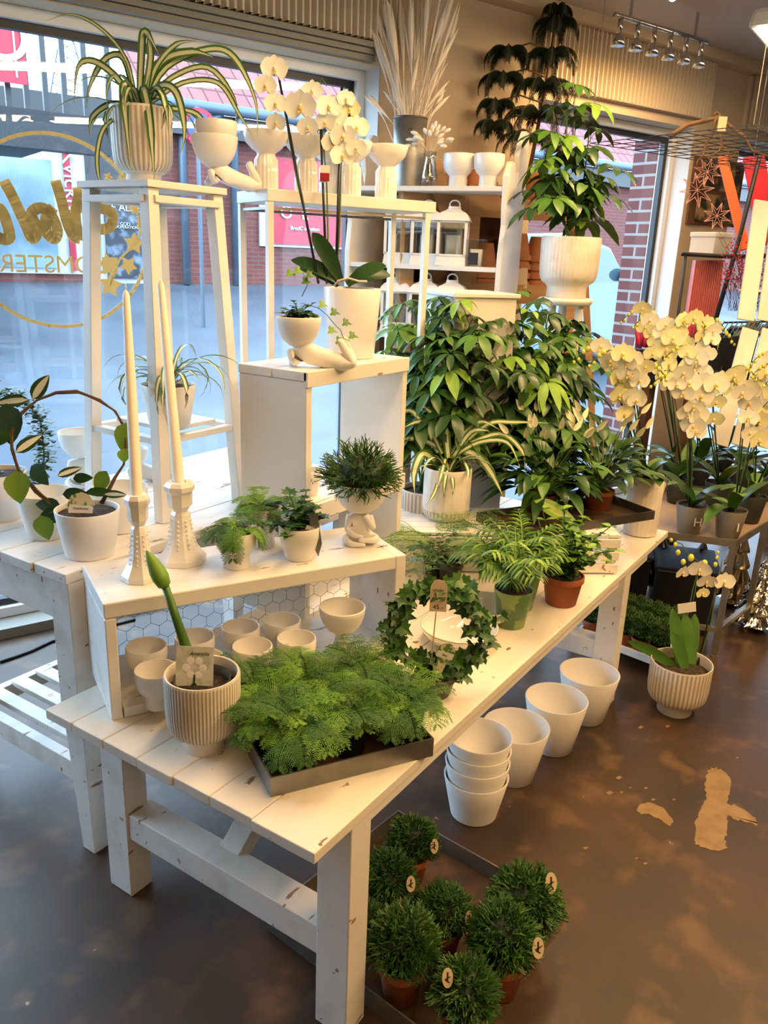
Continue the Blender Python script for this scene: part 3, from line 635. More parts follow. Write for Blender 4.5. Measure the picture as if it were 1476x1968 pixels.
def exleaves(parent, P, z, ls, mi, mc, rr=.06):       # single long leaves with a course of their own
    rnd = random.Random(len(ls)); mb = MB(); c = V3(P)+V3((0, 0, z)); d0 = dep(c)
    for pts, w in ls:
        hang = pts[-1][1] > pts[0][1]+20 and abs(pts[-1][0]-pts[0][0]) < m_(1, c)**-1*rr*1.15; n = len(pts)-1; Q = []; off = -(rr+.014) if hang else rnd.uniform(-.06, .03)
        for i, (x, y) in enumerate(pts): Q.append(D(x, y, d0+off*(i/n)**(.4 if hang else .7)*(1 if not hang or i < n else 1))-V3(P))
        o = []
        for i in range(n):
            p0, p1, p2, p3 = Q[max(i-1, 0)], Q[i], Q[i+1], Q[min(i+2, n)]
            for k in range(5): s = k/5; o.append(.5*((2*p1)+(p2-p0)*s+(2*p0-5*p1+4*p2-p3)*s*s+(3*p1-p0-3*p2+p3)*s**3))
        o.append(Q[-1]); N = len(o); W_ = m_(w, c); mb.strap(o, [W_*(.75+.35*math.sin(PI*min(1, k/N+.15)))*(1 if k < N*.65 else max(.06, (N-1-k)/(N*.35))) for k in range(N)], -hd+UPV*.25, 0, 1, .25)
    return mb.build('foliage', [mi, mc], parent, smooth=True)
_fern = {}
def fern_mesh(seed, R, n=24, droop=1.0, mats=('fern', 'fern_dark')):
    rnd = random.Random(seed); mb = MB()
    for i in range(n):
        az = 2*PI*i/n+rnd.uniform(-.3, .3); el = rnd.uniform(.75, 1.45); L = R*rnd.uniform(.85, 1.5); mi = 0 if rnd.random() < .55 else 1
        pts = arch((0, 0, 0), az, el, L, rnd.uniform(1.0, 1.9)*droop, 12, rnd.uniform(-.5, .5))
        mb.tube(pts, .0008, 3, mi, cap=False)
        for k in range(3, 13):
            t = (k-3)/9; p = pts[k] if k < 13 else pts[-1]; ax = (pts[min(k+1, 12)]-pts[k-1]).normalized(); sd = ax.cross(V3((0, 0, 1))).normalized(); nn = sd.cross(ax)
            bl = R*.42*math.sin(PI*(.15+.8*(1-t)))*rnd.uniform(.75, 1.15)
            for s in (-1, 1):
                d = (sd*s*.85+ax*.6-V3((0, 0, .12))+nn*rnd.uniform(-.15, .15)).normalized(); q0 = p
                for j in range(8):
                    q1 = q0+d*(bl/8); d = (d-V3((0, 0, .05))+ax*.03).normalized(); nl = bl*.30*(1-j/9)+.004
                    for e in (-1, 1):
                        dd = (d*.7+d.cross(nn)*e*.8+nn*rnd.uniform(-.3, .3)).normalized(); tip = q1+dd*nl; w = d*.0013
                        mb.add([q1-w, q1+w, tip], [(0, 1, 2)], mi)
                    mb.add([q0-nn*.0005, q1-nn*.0005, q1+nn*.0006, q0+nn*.0006], [(0, 1, 2, 3)], mi); q0 = q1
    me = mb.build('foliage', list(mats)); me_ = me.data; bpy.data.objects.remove(me); return me_
def fern(parent, z, var, R=.10, sc_=1, rz=0, **k):
    key = (var, R)
    if key not in _fern: _fern[key] = fern_mesh(var, R, **k)
    o = bpy.data.objects.new('foliage', _fern[key]); COL.objects.link(o); o.parent = parent; o.location = (0, 0, z); o.rotation_euler = (0, 0, rz); o.scale = (sc_,)*3; return o
def rhip_mesh(seed, R, n=330, flat=.85):
    rnd = random.Random(seed); mb = MB()
    for i in range(n):
        u = rnd.uniform(-.35, 1); a = rnd.uniform(0, 2*PI); s = math.sqrt(1-u*u); d = V3((s*math.cos(a), s*math.sin(a), u*flat)).normalized()
        p = d*(R*rnd.uniform(.35, .6)); L = R*rnd.uniform(.28, .42)
        for g in range(2):
            q = p+(d+V3((rnd.uniform(-.5, .5), rnd.uniform(-.5, .5), rnd.uniform(-.5, .35)))*.8).normalized()*L*.8; mb.tube([p, q], [.0021, .0016], 3, 0, cap=False)
            for f in range(2):
                q2 = q+(d+V3((rnd.uniform(-.8, .8), rnd.uniform(-.8, .8), rnd.uniform(-.6, .6)))).normalized()*L*.55; mb.tube([q, q2], [.0017, .0009], 3, 0 if rnd.random() > .25 else 1, cap=False)
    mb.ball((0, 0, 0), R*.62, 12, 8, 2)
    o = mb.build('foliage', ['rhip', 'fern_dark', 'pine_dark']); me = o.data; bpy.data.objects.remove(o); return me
def inst(me, parent, loc=(0, 0, 0), rz=0, sc_=1, name='foliage'):
    o = bpy.data.objects.new(name, me); COL.objects.link(o); o.parent = parent; o.location = V3(loc); o.rotation_euler = (0, 0, rz); o.scale = (sc_,)*3; return o
IVY = [(0, 0), (.30, -.12), (.52, .02), (.36, .22), (.44, .46), (.18, .48), (0, 1), (-.18, .48), (-.44, .46), (-.36, .22), (-.52, .02), (-.30, -.12)]
def ivyleaf(mb, p, d, s, up=(0, 0, 1), mi=0):
    d = V3(d).normalized(); sd = d.cross(V3(up)); sd = sd.normalized() if sd.length > .05 else V3((1, 0, 0)); nn = sd.cross(d); p = V3(p); vs = [p+d*(.3*s)]
    for x, y in IVY: vs.append(p+sd*(x*s*1.15)+d*(y*s)+nn*(abs(x)*s*.25-.15*y*y*s))
    mb.add(vs, [(0, i+1, (i+1) % 12+1) for i in range(12)], mi)
def ovate(mb, p, d, s, mi=0, w=.62, droop=.25, up=(0, 0, 1), mc=None): mb.leaf(p, d, s, s*w, droop, up, mi, rows=5, fold=.18, mc=mc)
def rdir(rnd, up=.3): a = rnd.uniform(0, 2*PI); return V3((math.cos(a), math.sin(a), rnd.uniform(-.4, 1)*up+up*.3)).normalized()
def palmate(mb, p, ax, R, rnd, n=7, mi=0, droop=.5, w=.44):   # umbrella of leaflets round the end of a petiole
    ax = V3(ax).normalized(); u = ax.orthogonal().normalized(); v = ax.cross(u); off = rnd.uniform(0, 2*PI)
    for k in range(n):
        a = off+2*PI*k/n; d = (u*math.cos(a)+v*math.sin(a)+ax*.15); l = R*rnd.uniform(.8, 1.1)
        mb.leaf(V3(p)+d*R*.08, d, l, l*w, droop*rnd.uniform(.7, 1.3), ax if abs(ax.z) > .3 else (0, 0, 1), mi, lambda t: (math.sin(PI*min(1, t*1.0)**1.15)**.75) if t < 1 else 0, 5, .22)
def schefflera(parent, stems, seed, R=.09, nl=13, petiole=.13, mats=('leaf_dark', 'leaf', 'leaf_bright'), bright=.15, z0=0):
    rnd = random.Random(seed); mb = MB(); st = MB()
    for (b, t) in stems:
        b = V3(b); t = V3(t); mid = (b+t)/2+V3((rnd.uniform(-.03, .03), rnd.uniform(-.03, .03), 0)); pts = [b*(1-s)**2+mid*2*s*(1-s)+t*s*s for s in [k/8 for k in range(9)]]
        st.tube(pts, [.005-.003*k/8 for k in range(9)], 6)
        for k in range(nl):
            s = .22+.78*(k+.5)/nl; i = min(7, int(s*8)); p = pts[i].lerp(pts[i+1], s*8-i); a = k*2.4+rnd.uniform(-.4, .4); el = rnd.uniform(.1, .75)+(.5 if k > nl-4 else 0); L = petiole*rnd.uniform(.6, 1.3)*(1.1-.55*s)
            q = p+V3((math.cos(a)*math.cos(el), math.sin(a)*math.cos(el), math.sin(el)))*L; st.tube([p, (p+q)/2+V3((0, 0, .01)), q], .0014, 4, cap=False)
            br = s > .8 and rnd.random() < bright*3+.1 or rnd.random() < bright; mi = 2 if (br and rnd.random() < .5) else 1 if br or rnd.random() < .3 else 0
            palmate(mb, q, (math.cos(a)*.35, math.sin(a)*.35, 1), R*rnd.uniform(.75, 1.1)*(1.05-.35*s), rnd, rnd.choice((6, 7, 8)), mi, .6 if mi < 2 else .8)
    mb.build('foliage', list(mats), parent, smooth=True); st.build('stem', 'stem', parent, smooth=True)
# ---- orchids
def flower_mesh(name, seed, yellow=0):
    rnd = random.Random(seed); mb = MB(); s = 1
    def pet(a, L, w, mi=0, cup=.12, z=0):
        d = V3((math.cos(a), math.sin(a), 0)); sd = V3((-math.sin(a), math.cos(a), 0)); vs = []; fs = []; R_ = 5
        for i in range(R_+1):
            t = i/R_; ww = w*math.sin(PI*min(1, .07+.86*t)**1.1)**.6
            for e in (-1, -.5, 0, .5, 1): vs.append(d*(L*(t-.12*abs(e)*t))+sd*(ww*e/2)+V3((0, 0, z+cup*L*(t*t)*(1 if i else 0)+abs(e)*.03*L)))
        for i in range(R_):
            for j in range(4): fs.append((i*5+j, i*5+j+1, (i+1)*5+j+1, (i+1)*5+j))
        mb.add(vs, fs, mi)
    for a in (PI/2, PI/2+2*PI/3, PI/2-2*PI/3): pet(a, 1.0, .8, 0, .05, -.03)
    for a in (.12, PI-.12): pet(a, 1.1, 1.45, 0, .10, .02)
    mb.ball((0, -.08, .14), .14, 8, 5, 1); pet(-PI/2, .38, .22, 1, .9, .08); mb.ball((0, .08, .1), .09, 8, 5, 0)
    o = mb.build(name, ['petal' if not yellow else 'petal_y', 'petal_c'], smooth=True); me = o.data; bpy.data.objects.remove(o); return me
mat('petal_y', (.90, .88, .52), .5, sss=.1)
FL = flower_mesh('flower', 1); FLY = flower_mesh('flower', 2, 1)
def put_flower(parent, p, face, s, seed, y=False):
    rnd = random.Random(seed); f = V3(face).normalized(); M = (f+V3((rnd.uniform(-.3, .3), rnd.uniform(-.3, .3), rnd.uniform(-.35, .1)))).to_track_quat('Z', 'Y')
    o = bpy.data.objects.new('flower', FLY if y else FL); COL.objects.link(o); o.parent = parent; o.location = V3(p); o.rotation_euler = M.to_euler(); o.scale = (s,)*3; return o
def orchid(parent, z, stems, seed, leafL=.2, leafW=.055, nleaf=5, fs=.036, stake=True, leafmats=('leaf_dark',), leafdirs=None, el=(.2, 1.0)):
    rnd = random.Random(seed)
    for k in range(nleaf):
        az = leafdirs[k] if leafdirs else 2*PI*k/nleaf+rnd.uniform(-.4, .4); l = leafL*rnd.uniform(.8, 1.1); mb = MB()
        pts = arch((0, 0, z), az, rnd.uniform(*el), l, rnd.uniform(.5, 1.5), 8); mb.strap(pts, [leafW*w for w in (.45, .7, .9, 1, 1, .98, .88, .62, .1)], (0, 0, 1), 0, None, .22)
        mb.build('leaf', leafmats[k % len(leafmats)], parent, smooth=True)
    for si, S in enumerate(stems):
        top = V3(S['top']); b = V3(S.get('base', (rnd.uniform(-.015, .015), rnd.uniform(-.015, .015), z)))
        if stake: mb = MB(); mb.tube([b, top], S.get('r', .0028), 6); mb.build('stake', 'black', parent, smooth=True)
        mid = (b+top)/2+V3((rnd.uniform(-.015, .015), rnd.uniform(-.015, .015), 0)); arc = [V3(p) for p in S.get('arc', [])]
        pts = [b, b.lerp(mid, .5)+V3((.006, 0, 0)), mid, mid.lerp(top, .5)+V3((.004, .004, 0)), top]+arc
        mb = MB(); mb.tube(pts, [.0028]*4+[.0022]*(len(pts)-4), 6); mb.build('flower_stem', 'stem', parent, smooth=True)
        face = S.get('face', -hd)
        for i, (p, s) in enumerate(S['flowers']): put_flower(parent, p, face, fs*s, seed*31+si*7+i, S.get('y', False) or (i > len(S['flowers'])-2 and rnd.random() < .5))
        for i, (p, s) in enumerate(S.get('buds', [])): mb = MB(); mb.ball((0, 0, 0), .008*s, 8, 6, sz=(1, 1, 1.3)); o = mb.build('bud', 'bud', parent, smooth=True); o.location = V3(p)
def body(parent, pts, edges, radii, name='body', m='ceramic_matte', root=0, sub=2):
    me = bpy.data.meshes.new(name); me.from_pydata([tuple(p) for p in pts], edges, []); o = bpy.data.objects.new(name, me); COL.objects.link(o); o.parent = parent
    md = o.modifiers.new('skin', 'SKIN')
    if not me.skin_vertices: 
        bpy.context.view_layer.objects.active = o; bpy.ops.mesh.customdata_skin_add()
    for i, v in enumerate(me.skin_vertices[0].data): v.radius = (radii[i], radii[i]); v.use_root = (i == root)
    md.use_smooth_shade = True; s = o.modifiers.new('sub', 'SUBSURF'); s.levels = sub; s.render_levels = sub; me.materials.append(MATS[m]); return o
CS = 1.0
# ================================================================ on the front display table
# amaryllis
P, rb, rt_, h = place(384, 1456, 80, 381, 1291, 146, TZ)
t = pthing('amaryllis', 'amaryllis bud on thick green stem in ribbed beige footed pot', 'potted plant', P)
pot('footed', rb, rt_, h, 'rib', t, ribs=64, soil=.80, m2='rib_groove_shade', t=.006, amp=.02)
zs = h*.8; tip = D(281, 1057, dep(P)-.015)-P; bb = D(318, 1128, dep(P)-.01)-P; b0 = V3((.0, .01, zs)); 
b0 = G(372, 1285, TZ+zs)-P; 
mb = MB(); mb.tube([b0, b0.lerp(bb, .3), b0.lerp(bb, .6), bb], [.0135, .0115, .0095, .0085], 14); mb.build('stem', 'leaf', t, smooth=True)
ax = tip-bb; mb = MB(); L_ = ax.length; M = basis(bb, ax.orthogonal(), ax.cross(ax.orthogonal())); 
mb.lathe([(.0085, 0), (.014, .004), (.0185, L_*.25), (.018, L_*.42), (.012, L_*.72), (.005, L_*.93), (.0005, L_)], 16, M=M); mb.build('bud', 'leaf_bright', t, smooth=True)
mb = MB(); mb.lathe([(.04, zs-.02), (.044, zs-.005), (.035, zs+.006), (.018, zs+.018), (.012, zs+.02)], 20, (b0.x, b0.y, 0)); mb.build('bulb', 'raw_edge', t, smooth=True)
mb = MB(); mb.lathe([(rt_-.024, zs-.01), (rt_-.022, h*.93), (rt_-.020, h*.93), (rt_-.019, zs-.01)], 30); mb.build('inner_pot', 'dark_plastic', t, smooth=True)
cw_ = m_(70, P); chh = m_(84, P); c0 = D(374, 1285, dep(P)-rt_*.62)-P; M = basis(c0, rt0, UPV+hd*.25)
mb = MB(); mb.box((0, 0, 0), (cw_, chh, .0012), M=M); o = mb.build('name_card', 'card_print', t)
tx = text('Amaryllis', .011, 'ink', 'card_lettering', o, M @ MX.Translation((cw_*.12, chh*.34, .0012)), .0002, shear=.4)
mb = MB()
for a in (-.7, -.35, .3, .6, .85): mb.box((a*cw_*.3, -chh*.33+abs(a)*.002, .0012), (.0016, chh*.2, .0006), rz=0, M=M @ MX.Rotation(-a*.9, 4, 'Z'))
mb.box((0, -chh*.28, .0013), (.004, chh*.3, .0006), M=M); mb.build('printed_leaf', 'leaf_dark', o)
mb = MB()
for k in range(6): mb.ball((cw_*.22*math.cos(k*PI/3), chh*.02+cw_*.22*math.sin(k*PI/3), .0012), .009, 8, 4, sz=(1, 1, .05), M=M)
mb.build('printed_flower', 'tag_white', o)
# zinc tray with asparagus ferns
def tray(name, label, cat, cs, z, hgt, mw='zinc', mf='rust_floor', t_=.004):
    q = [V3(c) for c in cs]; o = q[0]; t = thing(name, label, cat, (o.x, o.y, z)); q = [c-V3((o.x, o.y, z)) for c in q]
    u = (q[1]-q[0]).normalized(); v = (q[3]-q[0]).normalized()
    for i in range(4):
        a, b = q[i], q[(i+1) % 4]; d = (b-a).normalized(); nrm = V3((-d.y, d.x, 0)); c = sum(q, V3())/4
        if (c-a).dot(nrm) < 0: nrm = -nrm
        mb = MB(); vs = [a, b, b+nrm*t_-d*t_, a+nrm*t_+d*t_]; mb.add([p for p in vs]+[p+V3((0, 0, hgt)) for p in vs], [(3, 2, 1, 0), (4, 5, 6, 7), (0, 1, 5, 4), (1, 2, 6, 5), (2, 3, 7, 6), (3, 0, 4, 7)]); mb.build('side_wall', mw, t)
    mb = MB(); mb.add([p+V3((0, 0, .0005)) for p in q]+[p+V3((0, 0, .003)) for p in q], [(3, 2, 1, 0), (4, 5, 6, 7)]); mb.build('tray_floor', mf, t)
    return t
tA = G(520, 1533, TZ+.0); tB = G(832, 1453, TZ); tC0 = G(456, 1405, TZ); 
u_ = (tB-tA); v_ = V3((-u_.y, u_.x, 0)).normalized()*.30; tC = tA+v_; tD = tB+v_
tray('zinc_tray', 'zinc tray full of small asparagus ferns on the front table', 'tray', [tA, tB, tD, tC], TZ, .044)
uu = u_.normalized(); vv = v_.normalized(); uL = u_.length
spots = [(.085, .07), (.20, .085), (.325, .075), (.045, .145), (.16, .165), (.28, .16), (.05, .25), (.17, .255), (.30, .25)]
fl_ = ['front left corner of the tray', 'front row middle, its soil showing', 'front right corner of the tray', 'middle row at the left wall', 'centre of the tray', 'middle row at the right', 'back left corner, nearest the amaryllis', 'back row middle', 'back right corner, nearest the ivy pot']
FG = 'asparagus ferns in the zinc tray'
f0 = None
for i, (a, b) in enumerate(spots):
    P = tA+uu*(a*uL/.36)+vv*b+V3((0, 0, .0035)); lb = 'asparagus fern in small black pot, ' + fl_[i]
    if f0 is None:
        f0 = pthing('asparagus_fern', lb, 'potted plant', P, FG); pot('lip', .034, .045, .075, 'black', f0, soil=.86); fern(f0, .066, 1, .095, n=26, droop=.8); 
    else:
        r = dup(f0, P, rnd.uniform(0, 6), lb, FG)
        if i % 2:
            for c_ in r.children:
                if c_.name.startswith('foliage'):
                    if (2, .095) not in _fern: _fern[(2, .095)] = fern_mesh(2, .095, n=26, droop=.75)
                    c_.data = _fern[(2, .095)]
# ivy wreath
P, rb, rt_, h = place(836, 1347, 58, 837, 1292, 84, TZ)
t = pthing('ivy_wreath', 'ivy trained in a ring in small olive pot with price tag', 'potted plant', P)
pot('lip', rb, rt_, h, 'olive_pot', t, soil=.9)
rnd = random.Random(5); mb = MB(); R_ = m_(86, P); cz = h+R_*1.08; cxy = V3((0, 0, cz)); ring = []
for k in range(41):
    a = -PI/2+2*PI*k/40; ring.append(cxy+rt0*(R_*math.cos(a))+V3((0, 0, R_*.95*math.sin(a))))
mbs = MB(); mbs.tube(ring, .0022, 5); mbs.build('stem', 'twig', t, smooth=True)
for k in range(210):
    i = rnd.randrange(41); p = ring[i]+V3((rnd.gauss(0, .016), rnd.gauss(0, .016), rnd.gauss(0, .013))); d = rdir(rnd, .3)-hd*.6+rt0*rnd.uniform(-1, 1)-V3((0, 0, rnd.uniform(0, .9)))
    ivyleaf(mb, p, d, rnd.uniform(.024, .044), -hd+V3((0, 0, .5)), 0 if rnd.random() < .75 else 1)
mb.build('foliage', ['leaf_ivy', 'leaf'], t, smooth=False)
def tagcard(parent, c, w, hh, m, lines, ink='ink', tilt=0, name='price_tag', round_=True, up_=UPV, rx=None):
    M = basis(c, (rx or rt0), up_) @ MX.Rotation(tilt, 4, 'Z'); mb = MB()
    if round_: pts = [(-w/2, -hh/2), (w/2, -hh/2), (w/2, hh*.28), (w*.3, hh*.47), (0, hh/2), (-w*.3, hh*.47), (-w/2, hh*.28)]
    else: pts = [(-w/2, -hh/2), (w/2, -hh/2), (w/2, hh/2), (-w/2, hh/2)]
    mb.prism(pts, .0012, M=M); o = mb.build(name, m, parent)
    for (s, sz, y) in lines: text(s, sz, ink, 'tag_lettering', o, M @ MX.Translation((0, y*hh, .0014)), .0002)
    return o
dp = dep(P)-.11
c0 = D(843, 1145, dp)-P; tagcard(t, c0, m_(31, P), m_(62, P), 'tag', [('Holst', .011, .18), ('45.-', .016, -.36), ('- - - - -', .005, .02), ('- - - - -', .005, -.08), ('- - - - -', .005, -.17)])
mb = MB(); mb.tube([D(838, 1175, dp)-P, D(827, 1290, dep(P)-.01)-P], .0016, 5); mb.build('tag_stick', 'tag', t)
M = basis(D(856, 1256, dp)-P, rt0, UPV) @ MX.Rotation(-.25, 4, 'Z'); w_ = m_(34, P)
mb = MB(); mb.prism([(w_*.5*math.cos(a), w_*.55*math.sin(a)+.004) for a in [2*PI*k/16 for k in range(16)]], .001, M=M); mb.prism([(-w_*.25, -w_*.4), (w_*.25, -w_*.4), (w_*.1, -w_*1.6), (-w_*.1, -w_*1.6)][::1], .001, M=M); o = mb.build('name_label', 'label_two', t)
mb = MB(); mb.box((0, -.004, .0012), (w_*.9, w_*.36, .0006), M=M); ow = mb.build('label_band', 'tag_white', o); text('Efeu', .007, 'ink', 'label_lettering', o, M @ MX.Translation((0, -.004, .002)), .0002)
# bowls with dark rim line
for (x, yb, wb, xr, yr, wr, lb) in ((884, 1252, 70, 888, 1188, 150, 'white bowl with thin dark rim line standing behind the ivy ring'), (918, 1225, 66, 922, 1170, 120, 'white bowl with thin gold rim, the farther one by the green printed pot')):
    P, rb, rt_, h = place(x, yb, wb, xr, yr, wr, TZ); t = pthing('bowl', lb, 'bowl', P); h = .055
    pot('bowl', rb*.7, rt_, h, 'ceramic_gloss', t, 'vessel', soilm=None, n=48); mb = MB(); mb.lathe([(rt_-.0005, h-.001), (rt_+.0004, h-.0005), (rt_+.0004, h-.003), (rt_-.001, h-.0035)], 48); mb.build('rim_line', 'goldrim', t, smooth=True)
    mb = MB(); mb.lathe([(rt_*.93+.0006, h*.60), (rt_*.945+.0008, h*.63)], 48); mb.build('painted_line', 'goldrim', t)
    if lb.find('farther') > 0: t.location = V3(t.location)+rt0*.03+hd*.07
# parlour palms
def palm(parent, z, n, L, seed, mats=('leaf', 'leaf_bright')):
    rnd = random.Random(seed); mb = MB(); st = MB()
    for i in range(n):
        az = rnd.uniform(0, 2*PI); pts = arch((rnd.uniform(-.02, .02), rnd.uniform(-.02, .02), z), az, rnd.uniform(1.2, 1.52), L*rnd.uniform(.6, 1.05), rnd.uniform(.6, 1.5), 12); st.tube(pts, [.0018]*10+[.001]*3, 4, cap=False)
        for k in range(4, 13):
            t = (k-4)/8; ax = (pts[k]-pts[k-1]).normalized(); sd = ax.cross(V3((0, 0, 1))).normalized()
            for s in (-1, 1):
                d = sd*s*.9+ax*.8; mb.leaf(pts[k], d, L*.30*math.sin(PI*(.25+.6*t)), .0085, .55, (0, 0, 1), 1 if rnd.random() < .3 else 0, lambda q: math.sin(PI*min(1, q)**.8)**.6, 4, .2)
    mb.build('foliage', list(mats), parent); st.build('stem', 'leaf_bright', parent, smooth=True)
P, rb, rt_, h = place(985, 1212, 52, 984, 1130, 76, TZ)
t = pthing('parlour_palm', 'parlour palm in green printed pot beside the terracotta pot', 'potted plant', P); pot('taper', rb, rt_, h, 'green_print', t, soil=.93); palm(t, h*.93, 26, m_(150, P), 3)
P2 = P+hd*.13+rt0*.045; t = pthing('parlour_palm', 'parlour palm in green printed pot, half hidden behind the front palm', 'potted plant', P2); pot('taper', rb, rt_, h, 'green_print', t, soil=.93); palm(t, h*.93, 15, m_(150, P), 8)
# peperomia in terracotta plastic pot
P, rb, rt_, h = place(1083, 1170, 58, 1085, 1103, 80, TZ)
t = pthing('peperomia', 'bushy round leaved green plant in orange terracotta pot near table edge', 'potted plant', P); pot('lip', rb, rt_, h, 'terracotta', t, soil=.92)
rnd = random.Random(9); mb = MB(); st = MB()
for k in range(28):
    a = rnd.uniform(0, 2*PI); pts = arch((0, 0, h*.9), a, rnd.uniform(.75, 1.5), rnd.uniform(.12, .23), rnd.uniform(-.2, .8), 6); st.tube(pts, .0018, 4, cap=False)
    for j in range(1, 7):
        for s in range(3): ovate(mb, pts[j], rdir(rnd, .6), rnd.uniform(.026, .044), 0 if rnd.random() < .7 else 1, .7, .3)
for j in range(5): ovate(mb, D(1130+j*8, 1078, dep(P))-P if j > 2 else V3((.03, 0, h+.03)), rt0+V3((0, 0, .1)), .035, 1)
mb.build('foliage', ['leaf', 'leaf_bright'], t); st.build('stem', 'stem', t)
# ================================================================ slatted crates lying on the far part of the table
CZ = TZ+.145
ca = G(1185, 1105, TZ); cb_ = G(790, 1100, TZ)
cu = (cb_-ca).normalized(); cL = (cb_-ca).length*1.06; cang = math.atan2(cu.y, cu.x); cvn = V3((math.cos(cang-PI/2), math.sin(cang-PI/2), 0))
if cvn.dot(hd) < 0: cvn = -cvn
CR = thing('slatted_crate', 'low crate of chipped white slats lying on the far half of the table', 'crate', ca, 0)
def cr(u, v, z): return cu*u+cvn*v+V3((0, 0, z))
cdp = .30; Mc = basis((0, 0, 0), cu, cvn) if cu.cross(cvn).z > 0 else None
def crbox(u, v, z, du, dv, dz): 
    mb = MB(); c = cr(u, v, z); mb.box(c, (du, dv, dz), cang); return mb
for i, z in enumerate((.022, .068, .114)): crbox(cL/2, .006, z, cL, .012, .031).build('slat', 'paint_worn', CR, bevel=.0015); crbox(cL/2, cdp-.006, z, cL, .012, .036).build('slat', 'paint_worn', CR, bevel=.0015)
for i in range(5): crbox(cL/2, .032+i*.059, .139, cL, .054, .011).build('top_slat', 'paint_worn', CR, bevel=.0015)
for u in (.02, cL/2, cL-.02):
    for v in (.02, cdp-.02): crbox(u, v, .066, .028, .02, .13).build('corner_post', 'paint_worn', CR)
CTZ = TZ+.1450
def oncr(x, y): return G(x, y, CTZ)
# spider plant in ribbed pot on the crate
P, rb, rt_, h = place(858, 1006, 74, 860, 896, 92, CTZ)
t = pthing('spider_plant', 'cream striped spider plant in straight ribbed pot on the slatted crate', 'potted plant', P); pot('cyl', rb*1.08, rt_, h, 'rib', t, ribs=34, soil=.86, m2='rib_groove_shade', amp=.02); spider(t, h*.88, 16, m_(120, P), 21, .012, mc='cream'); exleaves(t, P, h*.88, [([(842, 870), (795, 792), (758, 800)], 9), ([(850, 866), (820, 848), (777, 844), (747, 877)], 10), ([(858, 866), (835, 800), (790, 768)], 8), ([(886, 866), (916, 874), (945, 910), (967, 954)], 15), ([(879, 866), (937, 815), (989, 811), (1058, 813)], 9), ([(886, 859), (960, 833), (1003, 866), (1009, 906)], 10), ([(836, 885), (812, 872), (796, 908), (797, 947)], 15), ([(846, 896), (838, 940), (820, 972)], 7), ([(862, 880), (858, 840), (861, 822)], 14), ([(878, 880), (882, 840), (884, 822)], 13), ([(870, 880), (905, 830), (940, 828)], 11), ([(868, 880), (920, 850), (975, 850), (1000, 900)], 9), ([(866, 880), (890, 835), (925, 810), (960, 826)], 10), ([(856, 882), (850, 905), (842, 935)], 8), ([(890, 882), (900, 905), (897, 925)], 7), ([(850, 872), (815, 812), (775, 822)], 9)], 'leaf', 'cream', rt_)
# tray with peace lilies
l0 = G(990, 1040, CTZ); lB = G(1257, 998, CTZ); lu = (lB-l0).normalized(); lv = V3((-lu.y, lu.x, 0)); lv = lv if lv.dot(hd) > 0 else -lv
tray('zinc_tray', 'dark zinc tray with two peace lilies on the slatted crate', 'tray', [l0, lB, lB+lv*.23, l0+lv*.23], CTZ, .032, 'zinc_dark', 'rust_floor')
def lily(parent, z, seed, H_, nsp):
    rnd = random.Random(seed); mb = MB(); st = MB()
    for k in range(110):
        az = rnd.uniform(0, 2*PI); el = rnd.uniform(.5, 1.45); L = H_*rnd.uniform(.25, .66); pts = arch((0, 0, z), az, el, L, .5, 5); st.tube(pts, .0014, 3, cap=False)
        e2 = el-.5; d = V3((math.cos(az)*math.cos(e2), math.sin(az)*math.cos(e2), math.sin(e2))); mb.leaf(pts[-1], d, H_*rnd.uniform(.32, .5), H_*.15, .5, (0, 0, 1), 0 if rnd.random() < .8 else 1, None, 6, .25)
    mb.build('foliage', ['leaf_dark', 'leaf'], parent, smooth=True); st.build('leaf_stem', 'stem', parent)
    for k in range(nsp):
        az = rnd.uniform(0, 2*PI); pts = arch((0, 0, z), az, rnd.uniform(1.1, 1.5), H_*rnd.uniform(.85, 1.12), .35, 6); m1 = MB(); m1.tube(pts, .0013, 4, 0); d = (pts[-1]-pts[-2]).normalized()
        m1.leaf(pts[-1], d+V3((rnd.uniform(-.3, .3), rnd.uniform(-.3, .3), .2)), H_*.2, H_*.07, .1, -hd, 1, lambda t: math.sin(PI*min(1, t*.97+.03)**.65)**.9, 6, .5); m1.build('flower', ['leaf', 'spathe'], parent, smooth=True)
LH = .29
Pl = G(1155, 985, CTZ+.003)+hd*.055; t = pthing('peace_lily', 'peace lily in terracotta pot at the right end of the raised tray', 'potted plant', Pl); pot('lip', .044, .057, .075, 'terracotta', t, soil=.9); lily(t, .07, 4, LH, 15)
Pl = G(1045, 992, CTZ+.003)+hd*.05; t = pthing('peace_lily', 'peace lily in terracotta pot at the left of the raised tray', 'potted plant', Pl); pot('lip', .044, .057, .075, 'terracotta', t, soil=.9); lily(t, .07, 14, LH, 15)
